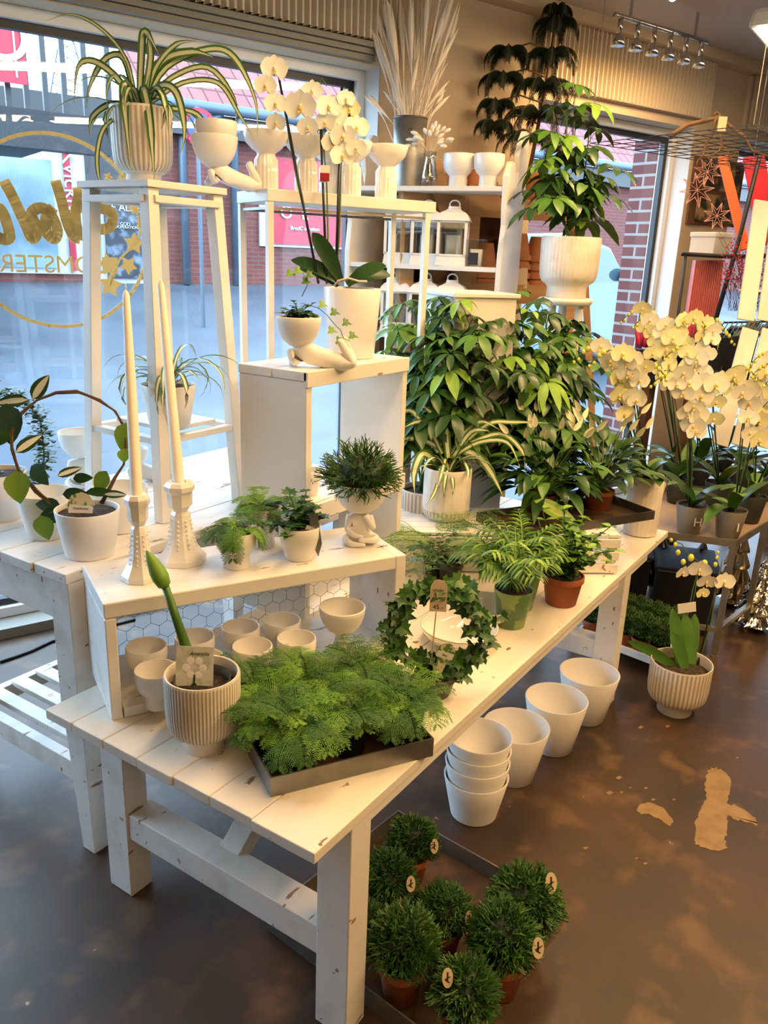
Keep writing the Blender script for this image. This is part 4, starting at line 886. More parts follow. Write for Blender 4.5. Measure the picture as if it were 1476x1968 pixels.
# big variegated pothos leaf and its small pot
P = G(1010, 1058, TZ)+hd*.02; P = P+V3((0, 0, .0)); 
t = pthing('pothos', 'small pothos with one large lime leaf in front of the raised tray', 'potted plant', G(1048, 1098, TZ)+hd*.0); Pp = V3(t.location); pot('lip', .03, .042, .07, 'terracotta', t, soil=.9); mb = MB()
a = D(1026, 962, dep(Pp)-.02)-Pp; b = D(1112, 1000, dep(Pp)-.03)-Pp; mb.leaf(a, b-a, (b-a).length*1.05, .062, .12, (-hd+UPV*1.2), 0, None, 8, .2, 1)
a = D(1020, 985, dep(Pp)-.0)-Pp; b = D(985, 1010, dep(Pp)-.0)-Pp; mb.leaf(a, b-a, .07, .04, .1, -hd, 0, None, 6, .2); rnd = random.Random(2)
for k in range(8): ovate(mb, V3((0, 0, .09))+rdir(rnd, .5)*.04, rdir(rnd, .4), .05, 0)
mb.tube([(0, 0, .06), D(1026, 962, dep(Pp)-.02)-Pp], .0018, 4); mb.build('foliage', ['leaf_bright', 'leaf_yellow'], t, smooth=True)
# variegated ivy + asparagus between box shelf and crate
P = G(865, 1125, TZ)+hd*.03; t = pthing('ivy_plant', 'small variegated ivy bush in front of the slatted crate', 'potted plant', P); pot('lip', .032, .043, .07, 'black', t, soil=.9); rnd = random.Random(12); mb = MB()
for k in range(120): p = V3((rnd.gauss(-.03, .045), rnd.gauss(.02, .045), .075+abs(rnd.gauss(0, .035)))); ivyleaf(mb, p, rdir(rnd, .3)-hd*.3, rnd.uniform(.016, .026), (0, 0, 1), 1 if rnd.random() < .25 else 0)
mb.build('foliage', ['leaf_ivy', 'leaf_var'], t)
P = G(838, 1118, TZ)+hd*.06; t = pthing('asparagus_fern', 'taller dark asparagus fern with flat airy fronds beside the crate', 'potted plant', P); pot('lip', .032, .045, .07, 'black', t, soil=.9); fern(t, .06, 5, .17, n=13, droop=.8, mats=('fern_dark', 'fern'), sc_=1.2)
# ribbed tall planter with orchid at the far right corner
P, rb, rt_, h = place(1238, 1035, 62, 1238, 912, 66, TZ)
t = pthing('orchid', 'white orchid in tall ribbed planter with price tag at table end', 'potted plant', P); pot('cyl', rt_*1.02, rt_, h, 'rib', t, ribs=22, soil=.9, amp=.035, t=.006)
TPL = t; TPH = h; TPP = P
tagcard(t, D(1268, 940, dep(P)-rt_-.005)-P, m_(18, P), m_(42, P), 'tag', [('125.-', .012, -.1)], tilt=-.15)
# ================================================================ on / in the low box shelf
BZ = TZ+.2885
def candlestick(x, yb, wb, ytop, lb, lbc, tip, group='pressed milk glass candlesticks'):
    P = G(x, yb, BZ); r = m_(wb, P)/2; P = P+hd*r*.9; h = ZV(x+3, ytop, P)-BZ
    t = pthing('candlestick', lb, 'candlestick', P, group); mb = MB(); s = r
    prof = [(s, 0), (s*1.0, h*.06), (s*.93, h*.085), (s*.66, h*.19), (s*.48, h*.34), (s*.42, h*.5), (s*.40, h*.60), (s*.30, h*.635), (s*.34, h*.66), (s*.50, h*.71), (s*.52, h*.86), (s*.62, h*.90), (s*.63, h*.955), (s*.5, h), (s*.3, h), (s*.27, h*.93), (.001, h*.93)]
    M = MX.Rotation(YAW+PI/8, 4, 'Z'); mb.lathe([(a, b) for a, b in prof], 8, M=M)
    for k in range(8):
        for j in range(7):
            z_ = h*(.20+.055*j); rr = s*(.66-.035*j-.0)*.93; a = YAW+PI*k/4; mb.ball((rr*math.cos(a)*.98, rr*math.sin(a)*.98, z_), s*.055, 6, 4)
    o = mb.build('holder', 'ceramic_gloss', t); smooth_angle(o, .5)
    zc = BZ+h*.93; T_ = D(tip[0], tip[1], dep(P)); b = V3((P.x, P.y, zc)); c_ = pthing('candle', lbc, 'candle', b, 'tall white taper candles'); d = T_-b; L_ = d.length; M = basis((0, 0, 0), d.orthogonal(), d.cross(d.orthogonal())); mb = MB()
    mb.lathe([(.0135, 0), (.0138, .01), (.0125, L_*.5), (.0088, L_*.9), (.008, L_*.945), (.0035, L_*.965), (.0008, L_*.97)], 20, M=M, cap=True); mb.build('wax_taper', 'wax', c_, smooth=True)
    mb = MB(); mb.tube([d*.965, d*.985+rt0*.001, d], .001, 5); mb.build('wick', 'tag_white', c_)
candlestick(262, 1124, 76, 950, 'white glossy candlestick with flared foot at the left end of the shelf', 'white taper candle in the left candlestick, the shorter looking one', (241, 545))
candlestick(340, 1092, 94, 925, 'white glossy candlestick with flared foot, right of the other candlestick', 'white taper candle in the right candlestick, reaching higher', (307, 525))
for k, (x, yb, wb, xr, yr, wr, kind, lb) in enumerate(((450, 1097, 50, 452, 1019, 79, 'egg', 'asparagus fern in white egg cup pot at the front of the shelf top'), (500, 1056, 48, 500, 972, 74, 'egg', 'asparagus fern in white pot behind the other fern, by the crate'))):
    P, rb, rt_, h = place(x, yb, wb, xr, yr, wr, BZ); t = pthing('asparagus_fern', lb, 'potted plant', P); pot(kind, rb, rt_, h, 'ceramic', t, soil=.9); fern(t, h*.86, 3+k, .088, n=15, droop=1.2)
P, rb, rt_, h = place(573, 1081, 52, 571, 1008, 82, BZ)
t = pthing('ivy_plant', 'dark green ivy in white cup pot with grey hanging label', 'potted plant', P); pot('cup', rb, rt_, h, 'ceramic', t, soil=.9); rnd = random.Random(6); mb = MB(); st = MB()
for k in range(12):
    a = rnd.uniform(0, 2*PI); pts = arch((0, 0, h*.9), a, rnd.uniform(.3, 1.4), rnd.uniform(.05, .10), rnd.uniform(0, 1.6), 5); st.tube(pts, .0012, 4, cap=False)
    for j in range(1, 6):
        for s in range(2): ivyleaf(mb, pts[j], rdir(rnd, .3)-hd*.2, rnd.uniform(.022, .038), (0, 0, 1), 0 if rnd.random() < .85 else 1)
mb.build('foliage', ['leaf_ivy', 'leaf'], t); st.build('stem', 'stem', t)
M = basis(D(607, 1030, dep(P)-.035)-P, rt0, UPV) @ MX.Rotation(.12, 4, 'Z'); w_ = m_(20, P); hh = m_(84, P); mb = MB(); mb.prism([(0, -hh/2), (w_*.5, -hh*.2), (w_*.4, hh*.5), (-w_*.4, hh*.5), (-w_*.5, -hh*.1)], .001, M=M); mb.build('name_label', 'zinc', t)
tagcard(t, D(594, 1022, dep(P)-.042)-P, m_(18, P), m_(22, P), 'tag_white', [('30,-', .004, 0)], tilt=-.4, name='price_sticker', round_=False)
# seated figure pot with rhipsalis
def bowlpart(t, z, r, hh, name='bowl_head', soil=True):
    mb = MB(); pr = [(.001, 0)]+[(r*math.sin(PI/2*k/8)**.9, hh*(1-math.cos(PI/2*k/8)**1)) for k in range(1, 8)]+[(r, hh*.97), (r-.001, hh), (r-.004, hh-.0005)]
    if soil: pr += [(r-.005, hh*.88), (.001, hh*.9)]
    else: pr += [(a-.004, max(b, .005)) for a, b in reversed(pr[1:8]) if a > .005]+[(.001, .006)]
    mb.lathe(pr, 36, (0, 0, z)); return mb.build(name, 'ceramic_matte', t, smooth=True)
def seated(name, lb, P, face, Hb, r, bh, soil=True, cat='planter'):
    t = pthing(name, lb, cat, P); s = Hb; fx = V3(face).normalized(); sx = V3((fx.y, -fx.x, 0))     # sx = figure's right... left
    def q(f, r_, z): return fx*(f*s)+sx*(r_*s)+V3((0, 0, z*s))
    pts = [q(-.1, 0, .2), q(-.05, 0, .55), q(-.04, 0, .88), q(0, .0, 1.02), q(-.02, .32, .84), q(.02, .42, .45), q(.3, .2, .32), q(.33, -.08, .3), q(-.02, -.32, .84), q(.16, -.42, .5), q(.22, -.2, .86), q(.2, -.08, .98), q(.12, .52, .16), q(.42, .30, .09), q(.46, -.15, .08), q(.12, -.54, .17), q(.38, -.40, .2), q(.42, .1, .22)]
    ed = [(0, 1), (1, 2), (2, 3), (2, 4), (4, 5), (5, 6), (6, 7), (2, 8), (8, 9), (9, 10), (10, 11), (0, 12), (12, 13), (13, 14), (0, 15), (15, 16), (16, 17)]
    rd = [.24, .21, .2, .13, .13, .1, .085, .07, .13, .1, .08, .06, .15, .1, .07, .15, .11, .08]; body(t, pts, ed, [x*s for x in rd]); bowlpart(t, Hb*1.0, r, bh, soil=soil); return t
P = G(690, 1050, BZ)+hd*.03; Hb = ZV(688, 985, P)-BZ; rb_ = m_(104, P)/2
t = seated('figure_planter', 'white seated figure planter with spiky green cactus on the shelf top', P, -hd+rt0*.15, Hb, rb_, m_(62, P)); TFP = t
RM = rhip_mesh(1, m_(88, P), 260, .7); inst(RM, t, (0, 0, Hb+m_(66, P)), 0, .92)
# cups inside the low box
BZ2 = TZ+.0265; CG = 'empty white cups inside the low box shelf'
pr0 = None
for x, y, w_, lb in ((281, 1240, 80, 'at the back left corner of the box'), (300, 1285, 90, 'front left, beside the box side panel'), (374, 1222, 82, 'behind the amaryllis stem'), (390, 1263, 80, 'between amaryllis and the back row'), (462, 1203, 78, 'third from left in the back row'), (485, 1240, 80, 'front row, just left of the ferns'), (542, 1190, 76, 'at the back right, darkest inside'), (570, 1225, 78, 'front right, half behind fern tips')):
    zr = BZ2+.094; P = G(x, y, zr); P.z = BZ2; r = m_(w_, P)*.5*1.0
    lb = 'empty white cup ' + lb
    if pr0 is None: pr0 = pthing('cup', lb, 'cup', P, CG); pot('egg', .029, .049, .094, 'ceramic', pr0, 'vessel', soilm=None)
    else: dup(pr0, P, 0, lb, CG)
P = G(655, 1262, BZ2)+hd*.02; t = seated('figure_planter', 'empty white figure planter inside the right end of the low box', P, -rt0*.9-hd*.6, .058, m_(88, P)/2, m_(56, P), soil=False)
# ================================================================ crate: inside and top
KZ = TZ+.356
for (x, yb, wb, xr, yr, wr, lb) in ((640, 880, 60, 632, 836, 74, 'large white glossy bowl pot inside the tall crate'), (606, 905, 46, 600, 862, 52, 'smaller white pot with number in front inside the tall crate')):
    zc = KZ; Pk = V3((1.80 if wr > 60 else 1.77, 1.50 if wr > 60 else 1.42, zc)); rr = .05 if wr > 60 else .034; t = pthing('cup', lb, 'cup', Pk); pot('cup', rr*.7, rr, .085 if wr > 60 else .075, 'ceramic_gloss', t, 'vessel', soilm=None)
    if wr < 60: text('20,-', .024, 'ink', 'handwritten_price', t, basis(-hd*(rr+.0015)+rt0*.004+V3((0, 0, .05)), rt0, UPV), .0004)
Pj = V3((1.745, 1.545, KZ)); t = pthing('glass_jar', 'clear glass jar with dark lid at the back of the tall crate', 'jar', Pj); mb = MB(); mb.lathe([(.001, .0), (.036, .002), (.037, .12), (.030, .14), (.030, .15)], 24); mb.build('glass_body', 'glass_thin', t, smooth=True); mb = MB(); mb.lathe([(.032, .15), (.032, .168), (.001, .17)], 24); mb.build('lid', 'zinc', t, smooth=True)
KT = TZ+.7275
P = V3((2.02, 1.47, KT)); 
P, rb, rt_, h = place(672, 691, 88, 676, 553, 112, KT)
t = pthing('orchid', 'tall white orchid in large smooth cream pot on top of the crate', 'potted plant', P); pot('taper', rb, rt_, h, 'ceramic', t, soil=.93, t=.005)
dO = dep(P); F = lambda x, y, dd=0: D(x, y, dO+dd)-P
mbx = None
for (x0, y0, x1, y1, w_, b) in ((655, 545, 560, 500, .046, .02), (655, 540, 600, 448, .05, -.05), (665, 545, 750, 530, .05, .03), (668, 548, 742, 512, .048, -.03), (650, 550, 575, 515, .04, .05)):
    mb = MB(); a = F(x0, y0, b*0); c = F(x1, y1, b); mid = (a+c)/2+V3((0, 0, .025)); pts = [a.lerp(mid, k/5) if k < 5 else mid.lerp(c, (k-5)/5) for k in range(11)]; pts = [a*(1-s)**2+mid*2*s*(1-s)+c*s*s for s in [k/9 for k in range(10)]]
    mb.strap(pts, [w_*q for q in (.4, .6, .8, .95, 1, 1, .95, .85, .6, .12)], (-hd+UPV*.75) if y1 > 460 else -hd, 0, None, .25); mb.build('leaf', 'leaf_dark', t, smooth=True)
mb = MB(); mb.tube([F(643, 550, -.05), F(650, 540, -.06), F(670, 535, -.07), F(690, 541, -.07), F(705, 541, -.08)], .0035, 6); mb.build('aerial_root', 'dry', t, smooth=True)
fl1 = [((527, 132), 1.15), ((510, 165), .95), ((530, 200), 1.0), ((531, 236), .9), ((578, 205), 1.45), ((592, 245), .95)]
fl2 = [((600, 175), .95), ((632, 205), 1.1), ((625, 235), .9), ((665, 190), .8), ((672, 210), .95)]
fl3 = [((650, 240), 1.15), ((660, 262), 1.15), ((640, 275), 1.0), ((685, 245), 1.1), ((658, 300), 1.1), ((685, 285), .9)]
def conv(l, dd): return [(F(x, y, dd-.02*(i % 2)), s) for i, ((x, y), s) in enumerate(l)]
FS = .034
S = [dict(r=.0042, base=F(612, 545), top=F(537, 155, -.02), arc=[F(531, 140, -.02), F(515, 135, -.02)], flowers=conv(fl1, -.04)), dict(r=.0042, base=F(628, 545), top=F(613, 162, 0), arc=[F(618, 150), F(628, 165)], flowers=conv(fl2, -.02)), dict(r=.0046, base=F(645, 545), top=F(657, 163, .02), arc=[F(660, 170, .02)], flowers=conv(fl3, -.01))]
orchid(t, h*.93, S, 3, nleaf=0, fs=FS)
tagcard(t, F(624, 334, -.03), m_(18, P), m_(30, P), 'tag_white', [], name='label_card', round_=False); mb = MB(); mb.box((0, 0, 0), (m_(18, P), m_(14, P), .0014), M=basis(F(624, 340, -.032), rt0, UPV)); mb.build('label_print', 'red_banner', t)
# reclining figure with ivy
def reclining(name, lb, P, ax, s, r, bh, soil=True):
    t = pthing(name, lb, 'planter', P); a = V3(ax).normalized(); b = V3((-a.y, a.x, 0))
    def q(x, y, z): return a*(x*s)+b*(y*s)+V3((0, 0, z*s))
    pts = [q(.55, 0, .14), q(.38, 0, .17), q(.22, 0, .22), q(.11, 0, .33), q(.1, -.1, .22), q(.02, -.13, .05), q(-.03, -.08, .3), q(.1, .1, .22), q(.03, .14, .05), q(-.06, .15, .05), q(.78, .06, .08), q(.98, .06, .06), q(.86, .05, .30), q(.78, .05, .50), q(.78, -.06, .08), q(.98, -.06, .06), q(.84, -.05, .26), q(.72, -.03, .46)]
    ed = [(0, 1), (1, 2), (2, 3), (2, 4), (4, 5), (5, 6), (2, 7), (7, 8), (8, 9), (0, 10), (10, 11), (11, 12), (12, 13), (0, 14), (14, 15), (15, 16), (16, 17)]
    rd = [.20, .17, .19, .15, .10, .08, .07, .10, .08, .07, .15, .11, .08, .06, .15, .11, .08, .06]; body(t, pts, ed, [x*s for x in rd]); o = bowlpart(t, 0, r, bh, soil=soil); o.location = q(.1, 0, .30); return t, q(.1, 0, .30)
P = G(560, 706, KT)+hd*.015; s_ = m_(122, P); r_ = m_(86, P)/2
t, hp = reclining('figure_planter', 'white lying figure planter with ivy on its bowl head on the crate', P, rt0+hd*.1, s_, r_, m_(58, P))
rnd = random.Random(15); mb = MB(); st = MB(); zt_ = hp+V3((0, 0, m_(58, P)*.9))
for k in range(26):
    a = rnd.uniform(0, 2*PI); pts = arch(zt_, a, rnd.uniform(.3, 1.4), rnd.uniform(.03, .07), rnd.uniform(.3, 1.6), 5); st.tube(pts, .001, 4, cap=False)
    for j in range(1, 6):
        for s in range(2): ovate(mb, pts[j], rdir(rnd, .5), rnd.uniform(.014, .024), 0 if rnd.random() < .7 else 1, .7)
vine = [F(610, 575, -.05)+V3((0, 0, 0))]; dP = dep(P); vp_ = [D(x, y, dP-.02)-P for x, y in ((590, 585), (612, 592), (628, 605), (642, 622), (655, 635), (660, 650), (672, 655))]; st.tube(vp_, .0012, 4)
for i, (x, y) in enumerate(((622, 585), (645, 600), (668, 620), (640, 635), (655, 655), (680, 645), (575, 520), (598, 528), (590, 540), (560, 525))): ivyleaf(mb, D(x-8, y, dP-.02)-P, rt0+V3((0, 0, -.1)), .026, -hd+UPV, 1 if i % 3 else 2)
st.tube([D(x, y, dP)-P for x, y in ((580, 570), (592, 545), (580, 520), (566, 515))], .0012, 4)
mb.build('foliage', ['leaf_ivy', 'leaf', 'leaf_bright'], t); st.build('stem', 'stem', t)
# ================================================================ on the window table
P, rb, rt_, h = place(157, 1080, 92, 156, 976, 122, WZ)
t = pthing('hoya', 'wax plant trained on a twig hoop in white textured pot with name label', 'potted plant', P); pot('taper', rb, rt_, h, 'ceramic_matte', t, soil=.9, t=.005)
dH = dep(P); HP = lambda x, y, dd=0: D(x, y, dH+dd)-P
rnd = random.Random(8); mb = MB(); st = MB(); ring = [(110, 975), (70, 945), (38, 905), (21, 862), (22, 830), (42, 795), (72, 768), (110, 755), (150, 752), (190, 768), (222, 792), (241, 822), (246, 860), (238, 892), (222, 918), (208, 945), (195, 968)]
for k in range(3): st.tube([HP(x+rnd.uniform(-3, 3), y+rnd.uniform(-3, 3)) for x, y in ring], .0028, 6)
for (x, y, dx, dy, L, w, mi) in ((62, 768, .55, -.85, 62, 30, 3), (55, 768, -1, .05, 70, 24, 3), (12, 775, .05, 1, 75, 60, 0), (30, 905, .2, 1, 60, 52, 1), (30, 870, .75, -.6, 62, 26, 3), (60, 895, .7, .5, 55, 32, 2), (242, 812, -.15, 1, 56, 40, 1), (238, 862, .1, 1, 26, 26, 1), (205, 905, -.5, .9, 48, 32, 1), (120, 950, 1, -.15, 60, 24, 2), (118, 975, -1, -.1, 60, 30, 2), (130, 985, -1, .15, 62, 34, 2), (78, 990, .2, 1, 48, 40, 1), (165, 945, 1, .0, 60, 18, 2), (200, 950, 1, -.1, 48, 16, 3), (110, 915, .9, -.35, 50, 18, 3), (140, 920, .8, -.1, 40, 20, 2), (18, 830, -.6, .5, 40, 26, 2)):
    v = (rt*dx-up*dy); mb.leaf(HP(x, y, -.01), v+hd*rnd.uniform(-.3, .3), m_(L, P), m_(w, P), .08, -hd*1.0+UPV*.3, {0: 2, 1: 1, 2: 0, 3: 0}[mi], None, 6, .15, 3 if mi == 3 else None)
mb.build('foliage', ['leaf_dark', 'leaf_bright', 'leaf_blue', 'cream_white'], t, smooth=True); st.build('twig_hoop', 'twig', t, smooth=True)
M = basis(HP(156, 968, -.05), rt0, UPV+hd*.3); w_ = m_(52, P); mb = MB(); mb.prism([(-w_*.45, -w_*.35), (w_*.4, -w_*.35), (w_*.5, 0), (w_*.3, w_*.32), (0, w_*.42), (-w_*.35, w_*.3), (-w_*.5, 0)], .001, M=M); o = mb.build('name_label', 'label_two', t)
mb = MB(); mb.box((-.0, -w_*.2, .0012), (w_*.84, w_*.28, .0006), M=M); mb.build('label_band', 'tag_white', o); text('Hoyablomst', .0078, 'ink', 'label_lettering', o, M @ MX.Translation((0, -w_*.17, .002)), .0002)
def simple_pot(nm, x, yb, wb, xr, yr, wr, z, lb, kind='taper', m='ceramic_matte', soilm=None, cat='pot', group=None, **k):
    P, rb, rt_, h = place(x, yb, wb, xr, yr, wr, z); t = pthing(nm, lb, cat, P, group); pot(kind, rb, rt_, h, m, t, 'vessel', soilm=soilm, t=.005, **k); return t, P, h, rt_
simple_pot('flower_pot', 78, 1041, 74, 84, 944, 108, WZ, 'empty white pot behind and left of the wax plant pot')
simple_pot('flower_pot', 222, 1028, 82, 222, 934, 106, WZ, 'empty white pot right of the wax plant, behind the candlesticks')
t, P, h, r = simple_pot('ivy_pot', -12, 1006, 70, -10, 905, 108, WZ, 'white pot with bushy small leaved climber at the left picture edge', soilm='soil', cat='potted plant', soil=.9)
rnd = random.Random(22); mb = MB(); rg = [(-60, 880), (-70, 830), (-40, 780), (5, 755), (45, 770), (75, 800), (82, 840), (85, 880), (75, 915), (40, 930), (10, 925)]
for k in range(900):
    i = rnd.randrange(len(rg)-1); s = rnd.random(); x = rg[i][0]*(1-s)+rg[i+1][0]*s+rnd.gauss(0, 10); y = rg[i][1]*(1-s)+rg[i+1][1]*s+rnd.gauss(0, 9); q = D(x, y, dep(P)+rnd.gauss(0, .02))-P; ovate(mb, q, rdir(rnd, .5), rnd.uniform(.015, .027), 0 if rnd.random() < .75 else 1, .7)
mb.build('foliage', ['leaf_ivy', 'leaf'], t); mb = MB(); mb.tube([D(x, y, dep(P))-P for x, y in rg], .002, 5); mb.build('stem', 'twig', t)
P = G(150, 940, WZ)+hd*.04; t = seated('figure_planter', 'white figure planter with empty bowl head behind the wax plant hoop', P, rt0*.5-hd, m_(55, P), m_(74, P)/2, m_(52, P), soil=False)
P = G(250, 925, WZ)+hd*.02; t, hp = reclining('figure_planter', 'white lying figure planter half hidden behind the left candle', P, rt0, m_(90, P), m_(50, P)/2, m_(36, P), soil=False)
P, rb, rt_, h = place(317, 829, 74, 314, 737, 106, WZ+.2635)
t = pthing('spider_plant', 'spider plant in plain white pot on the lower board of the plant stand', 'potted plant', P); pot('taper', rb, rt_, h, 'ceramic', t, soil=.93, t=.005); spider(t, h*.92, 30, m_(175, P), 5, .012, bend=2.3, mi='leaf', mc='cream_white')
P, rb, rt_, h = place(268, 362, 66, 265, 207, 117, 1.7665)
t = pthing('spider_plant', 'long leaved spider plant in ribbed footed pot on top of plant stand', 'potted plant', P); pot('footed', rb, rt_, h, 'rib', t, ribs=36, soil=.9, m2='rib_groove_shade', amp=.02); spider(t, h*.9, 22, m_(170, P), 31, .015, bend=2.3, mi='leaf', mc='cream'); exleaves(t, P, h*.9, [([(262, 208), (245, 165), (238, 175), (243, 240), (254, 343)], 17), ([(270, 208), (276, 170), (287, 220), (293, 290), (297, 356)], 15), ([(268, 205), (272, 110), (276, 62), (290, 75), (305, 105)], 14), ([(262, 205), (240, 115), (205, 112), (175, 160), (165, 210)], 13), ([(260, 205), (225, 150), (180, 118), (150, 130), (142, 200)], 13), ([(262, 205), (245, 120), (200, 60), (140, 28), (85, 42)], 7), ([(275, 205), (320, 130), (400, 95), (450, 110), (490, 190), (495, 265)], 13), ([(275, 205), (330, 150), (400, 130), (450, 190), (452, 240)], 11), ([(280, 205), (310, 165), (340, 180), (355, 250), (345, 300)], 14), ([(278, 205), (300, 170), (318, 200), (325, 265)], 13), ([(260, 208), (215, 200), (178, 225), (172, 260)], 12), ([(258, 210), (205, 240), (188, 290), (190, 340), (202, 358)], 9), ([(280, 205), (350, 160), (420, 160), (460, 220), (490, 270)], 10), ([(276, 205), (300, 130), (340, 85), (380, 80)], 11), ([(275, 205), (290, 110), (282, 62)], 13), ([(290, 205), (370, 215), (395, 245), (410, 290)], 10), ([(268, 205), (310, 120), (370, 100), (410, 110)], 16), ([(266, 205), (290, 140), (330, 110), (380, 125)], 15)], 'leaf', 'cream', rt_)
# ================================================================ on the display stand
def onstand(x, y0=.12):          # a point of the stand top under a given column of the photo
    d = ray(x, 380); n = V3((-sdir.y, sdir.x, 0)); k = n.dot(pk)+y0; s = (k-n.dot(EYE))/n.dot(d); q = EYE+d*s; return V3((q.x, q.y, SZ))
HG = 'ribbed pedestal bowls on the display stand'; h0 = None
for x, y0, lb in ((512, .10, 'nearest the stacked figure planter'), (588, .10, 'second from the left, behind the orchid stem'), (634, .16, 'third from the left, set farthest back'), (672, .09, 'fourth from the left, behind orchid blooms'), (741, .09, 'rightmost of the row')):
    P = onstand(x, y0); lb = 'white ribbed pedestal bowl, ' + lb
    if h0 is None: h0 = pthing('pedestal_bowl', lb, 'bowl', P, HG); hh = m_(104, P); pot('hour', m_(46, P)/2, m_(88, P)/2, hh, 'ceramic_gloss', h0, 'vessel', ribs=18, soilm=None, amp=.07)
    else: dup(h0, P, 0, lb, HG)
P = onstand(405, .1); t, hp = reclining('figure_planter', 'white lying figure planter with an extra cup stacked in its bowl', P, sdir, m_(105, P), m_(88, P)/2, m_(58, P), soil=False)
tb = pthing('cup', 'plain white cup stacked in the bowl of the figure planter', 'cup', P+hp+V3((0, 0, .034))+rt0*.006); pot('cup', m_(44, P)/2, m_(80, P)/2, m_(62, P), 'ceramic', tb, 'vessel', soilm=None)
# ================================================================ on the rack
rkn = V3((-math.sin(la), math.cos(la), 0))
def onrack(x, z, y0=-.09): d = ray(x, 400); k = rkn.dot(LR)+y0; s = (k-rkn.dot(EYE))/rkn.dot(d); q = EYE+d*s; return V3((q.x, q.y, z))
P = onrack(782, RSH[0]); t = pthing('zinc_bucket', 'tall zinc bucket of pale dried grasses on the top rack shelf', 'bucket', P); hb_ = m_(122, P); rB = m_(64, P)/2
mb = MB(); mb.lathe([(rB*.92, 0), (rB*.95, hb_*.4), (rB, hb_), (rB-.003, hb_), (rB*.9, hb_*.4), (.001, hb_*.38)], 28); o = mb.build('bucket_body', 'zinc', t, smooth=True); text('12', .016, 'ink', 'painted_number', o, basis(rt0*0-hd*(rB+.001)+V3((0, 0, hb_*.8)), rt0, UPV), .0003)
mb = MB(); mb.lathe([(rB*1.0, hb_*.97), (rB*1.03, hb_*.985), (rB*1.0, hb_)], 28); mb.build('rim', 'zinc_dark', t, smooth=True)
mat('bucket_dry', (.86, .78, .66), .9); rnd = random.Random(4); mb = MB()
for k in range(75):
    tx_ = 720+rnd.uniform(-25, 170); ty = rnd.uniform(-60, 60) if rnd.random() < .75 else rnd.uniform(100, 190); q = D(tx_, ty, dep(P)+rnd.uniform(-.05, .06))-P; b = V3((rnd.uniform(-.6, .6)*rB, rnd.uniform(-.6, .6)*rB, hb_*.5)); m = b.lerp(q, .5)+V3((0, 0, .05)); pts = [b*(1-s)**2+m*2*s*(1-s)+q*s*s for s in [i/8 for i in range(9)]]
    fat = rnd.random(); mb.tube(pts, [.0014]*4+[.002, .003+.006*fat, .004+.012*fat, .003+.009*fat, .0008], 5, cap=False)
mb.build('dried_grass', 'bucket_dry', t, smooth=True)
P = onrack(822, RSH[0], -.05); t = pthing('glass_jug', 'small glass jug with fluffy white bunny tail grasses on the top rack shelf', 'jug', P); hj = m_(62, P); rj = m_(34, P)/2
mb = MB(); mb.lathe([(.001, .001), (rj, .002), (rj*.95, hj*.3), (rj*.6, hj*.8), (rj*.7, hj), (rj*.66, hj), (rj*.55, hj*.8), (rj*.9, hj*.3)], 24); mb.tube([rt0*(rj*.62)+V3((0, 0, hj*.9)), rt0*(rj*1.5)+V3((0, 0, hj*.8)), rt0*(rj*1.4)+V3((0, 0, hj*.45)), rt0*(rj*.85)+V3((0, 0, hj*.35))], .0025, 6); mb.build('glass_body', 'glass_thin', t, smooth=True)
rnd = random.Random(1); mb = MB(); mg = MB()
for k in range(26):
    a = rnd.uniform(-1.5, 1.5); L = rnd.uniform(.7, 1.5)*hj; q = rt0*(math.sin(a)*L*.55)+hd*rnd.uniform(-.03, .03)+V3((0, 0, hj*1.02+math.cos(a)*L*.5)); mg.tube([(0, 0, .005), (0, 0, hj*.9), q*.9+V3((0, 0, hj*.1)), q], .0008, 3, cap=False); d = (q-V3((0, 0, hj))).normalized()-V3((0, 0, .5)); M = basis(q, d.orthogonal(), d.cross(d.orthogonal())); mb.ball((0, 0, 0), .0085, 8, 6, sz=(1, 1, 2.1), M=M)
mb.build('bunny_tails', 'dry_white', t, smooth=True); mg.build('stem', 'dry', t)
for x, lb in ((877, 'white egg cup shaped planter on the top rack shelf, left one'), (934, 'white egg cup shaped planter on the top rack shelf beside the side panel')):
    P = onrack(x, RSH[0], -.05); t = pthing('cup', lb, 'cup', P); pot('egg', m_(35, P)/2, m_(59, P)/2, m_(58, P), 'ceramic', t, 'vessel', soilm=None)
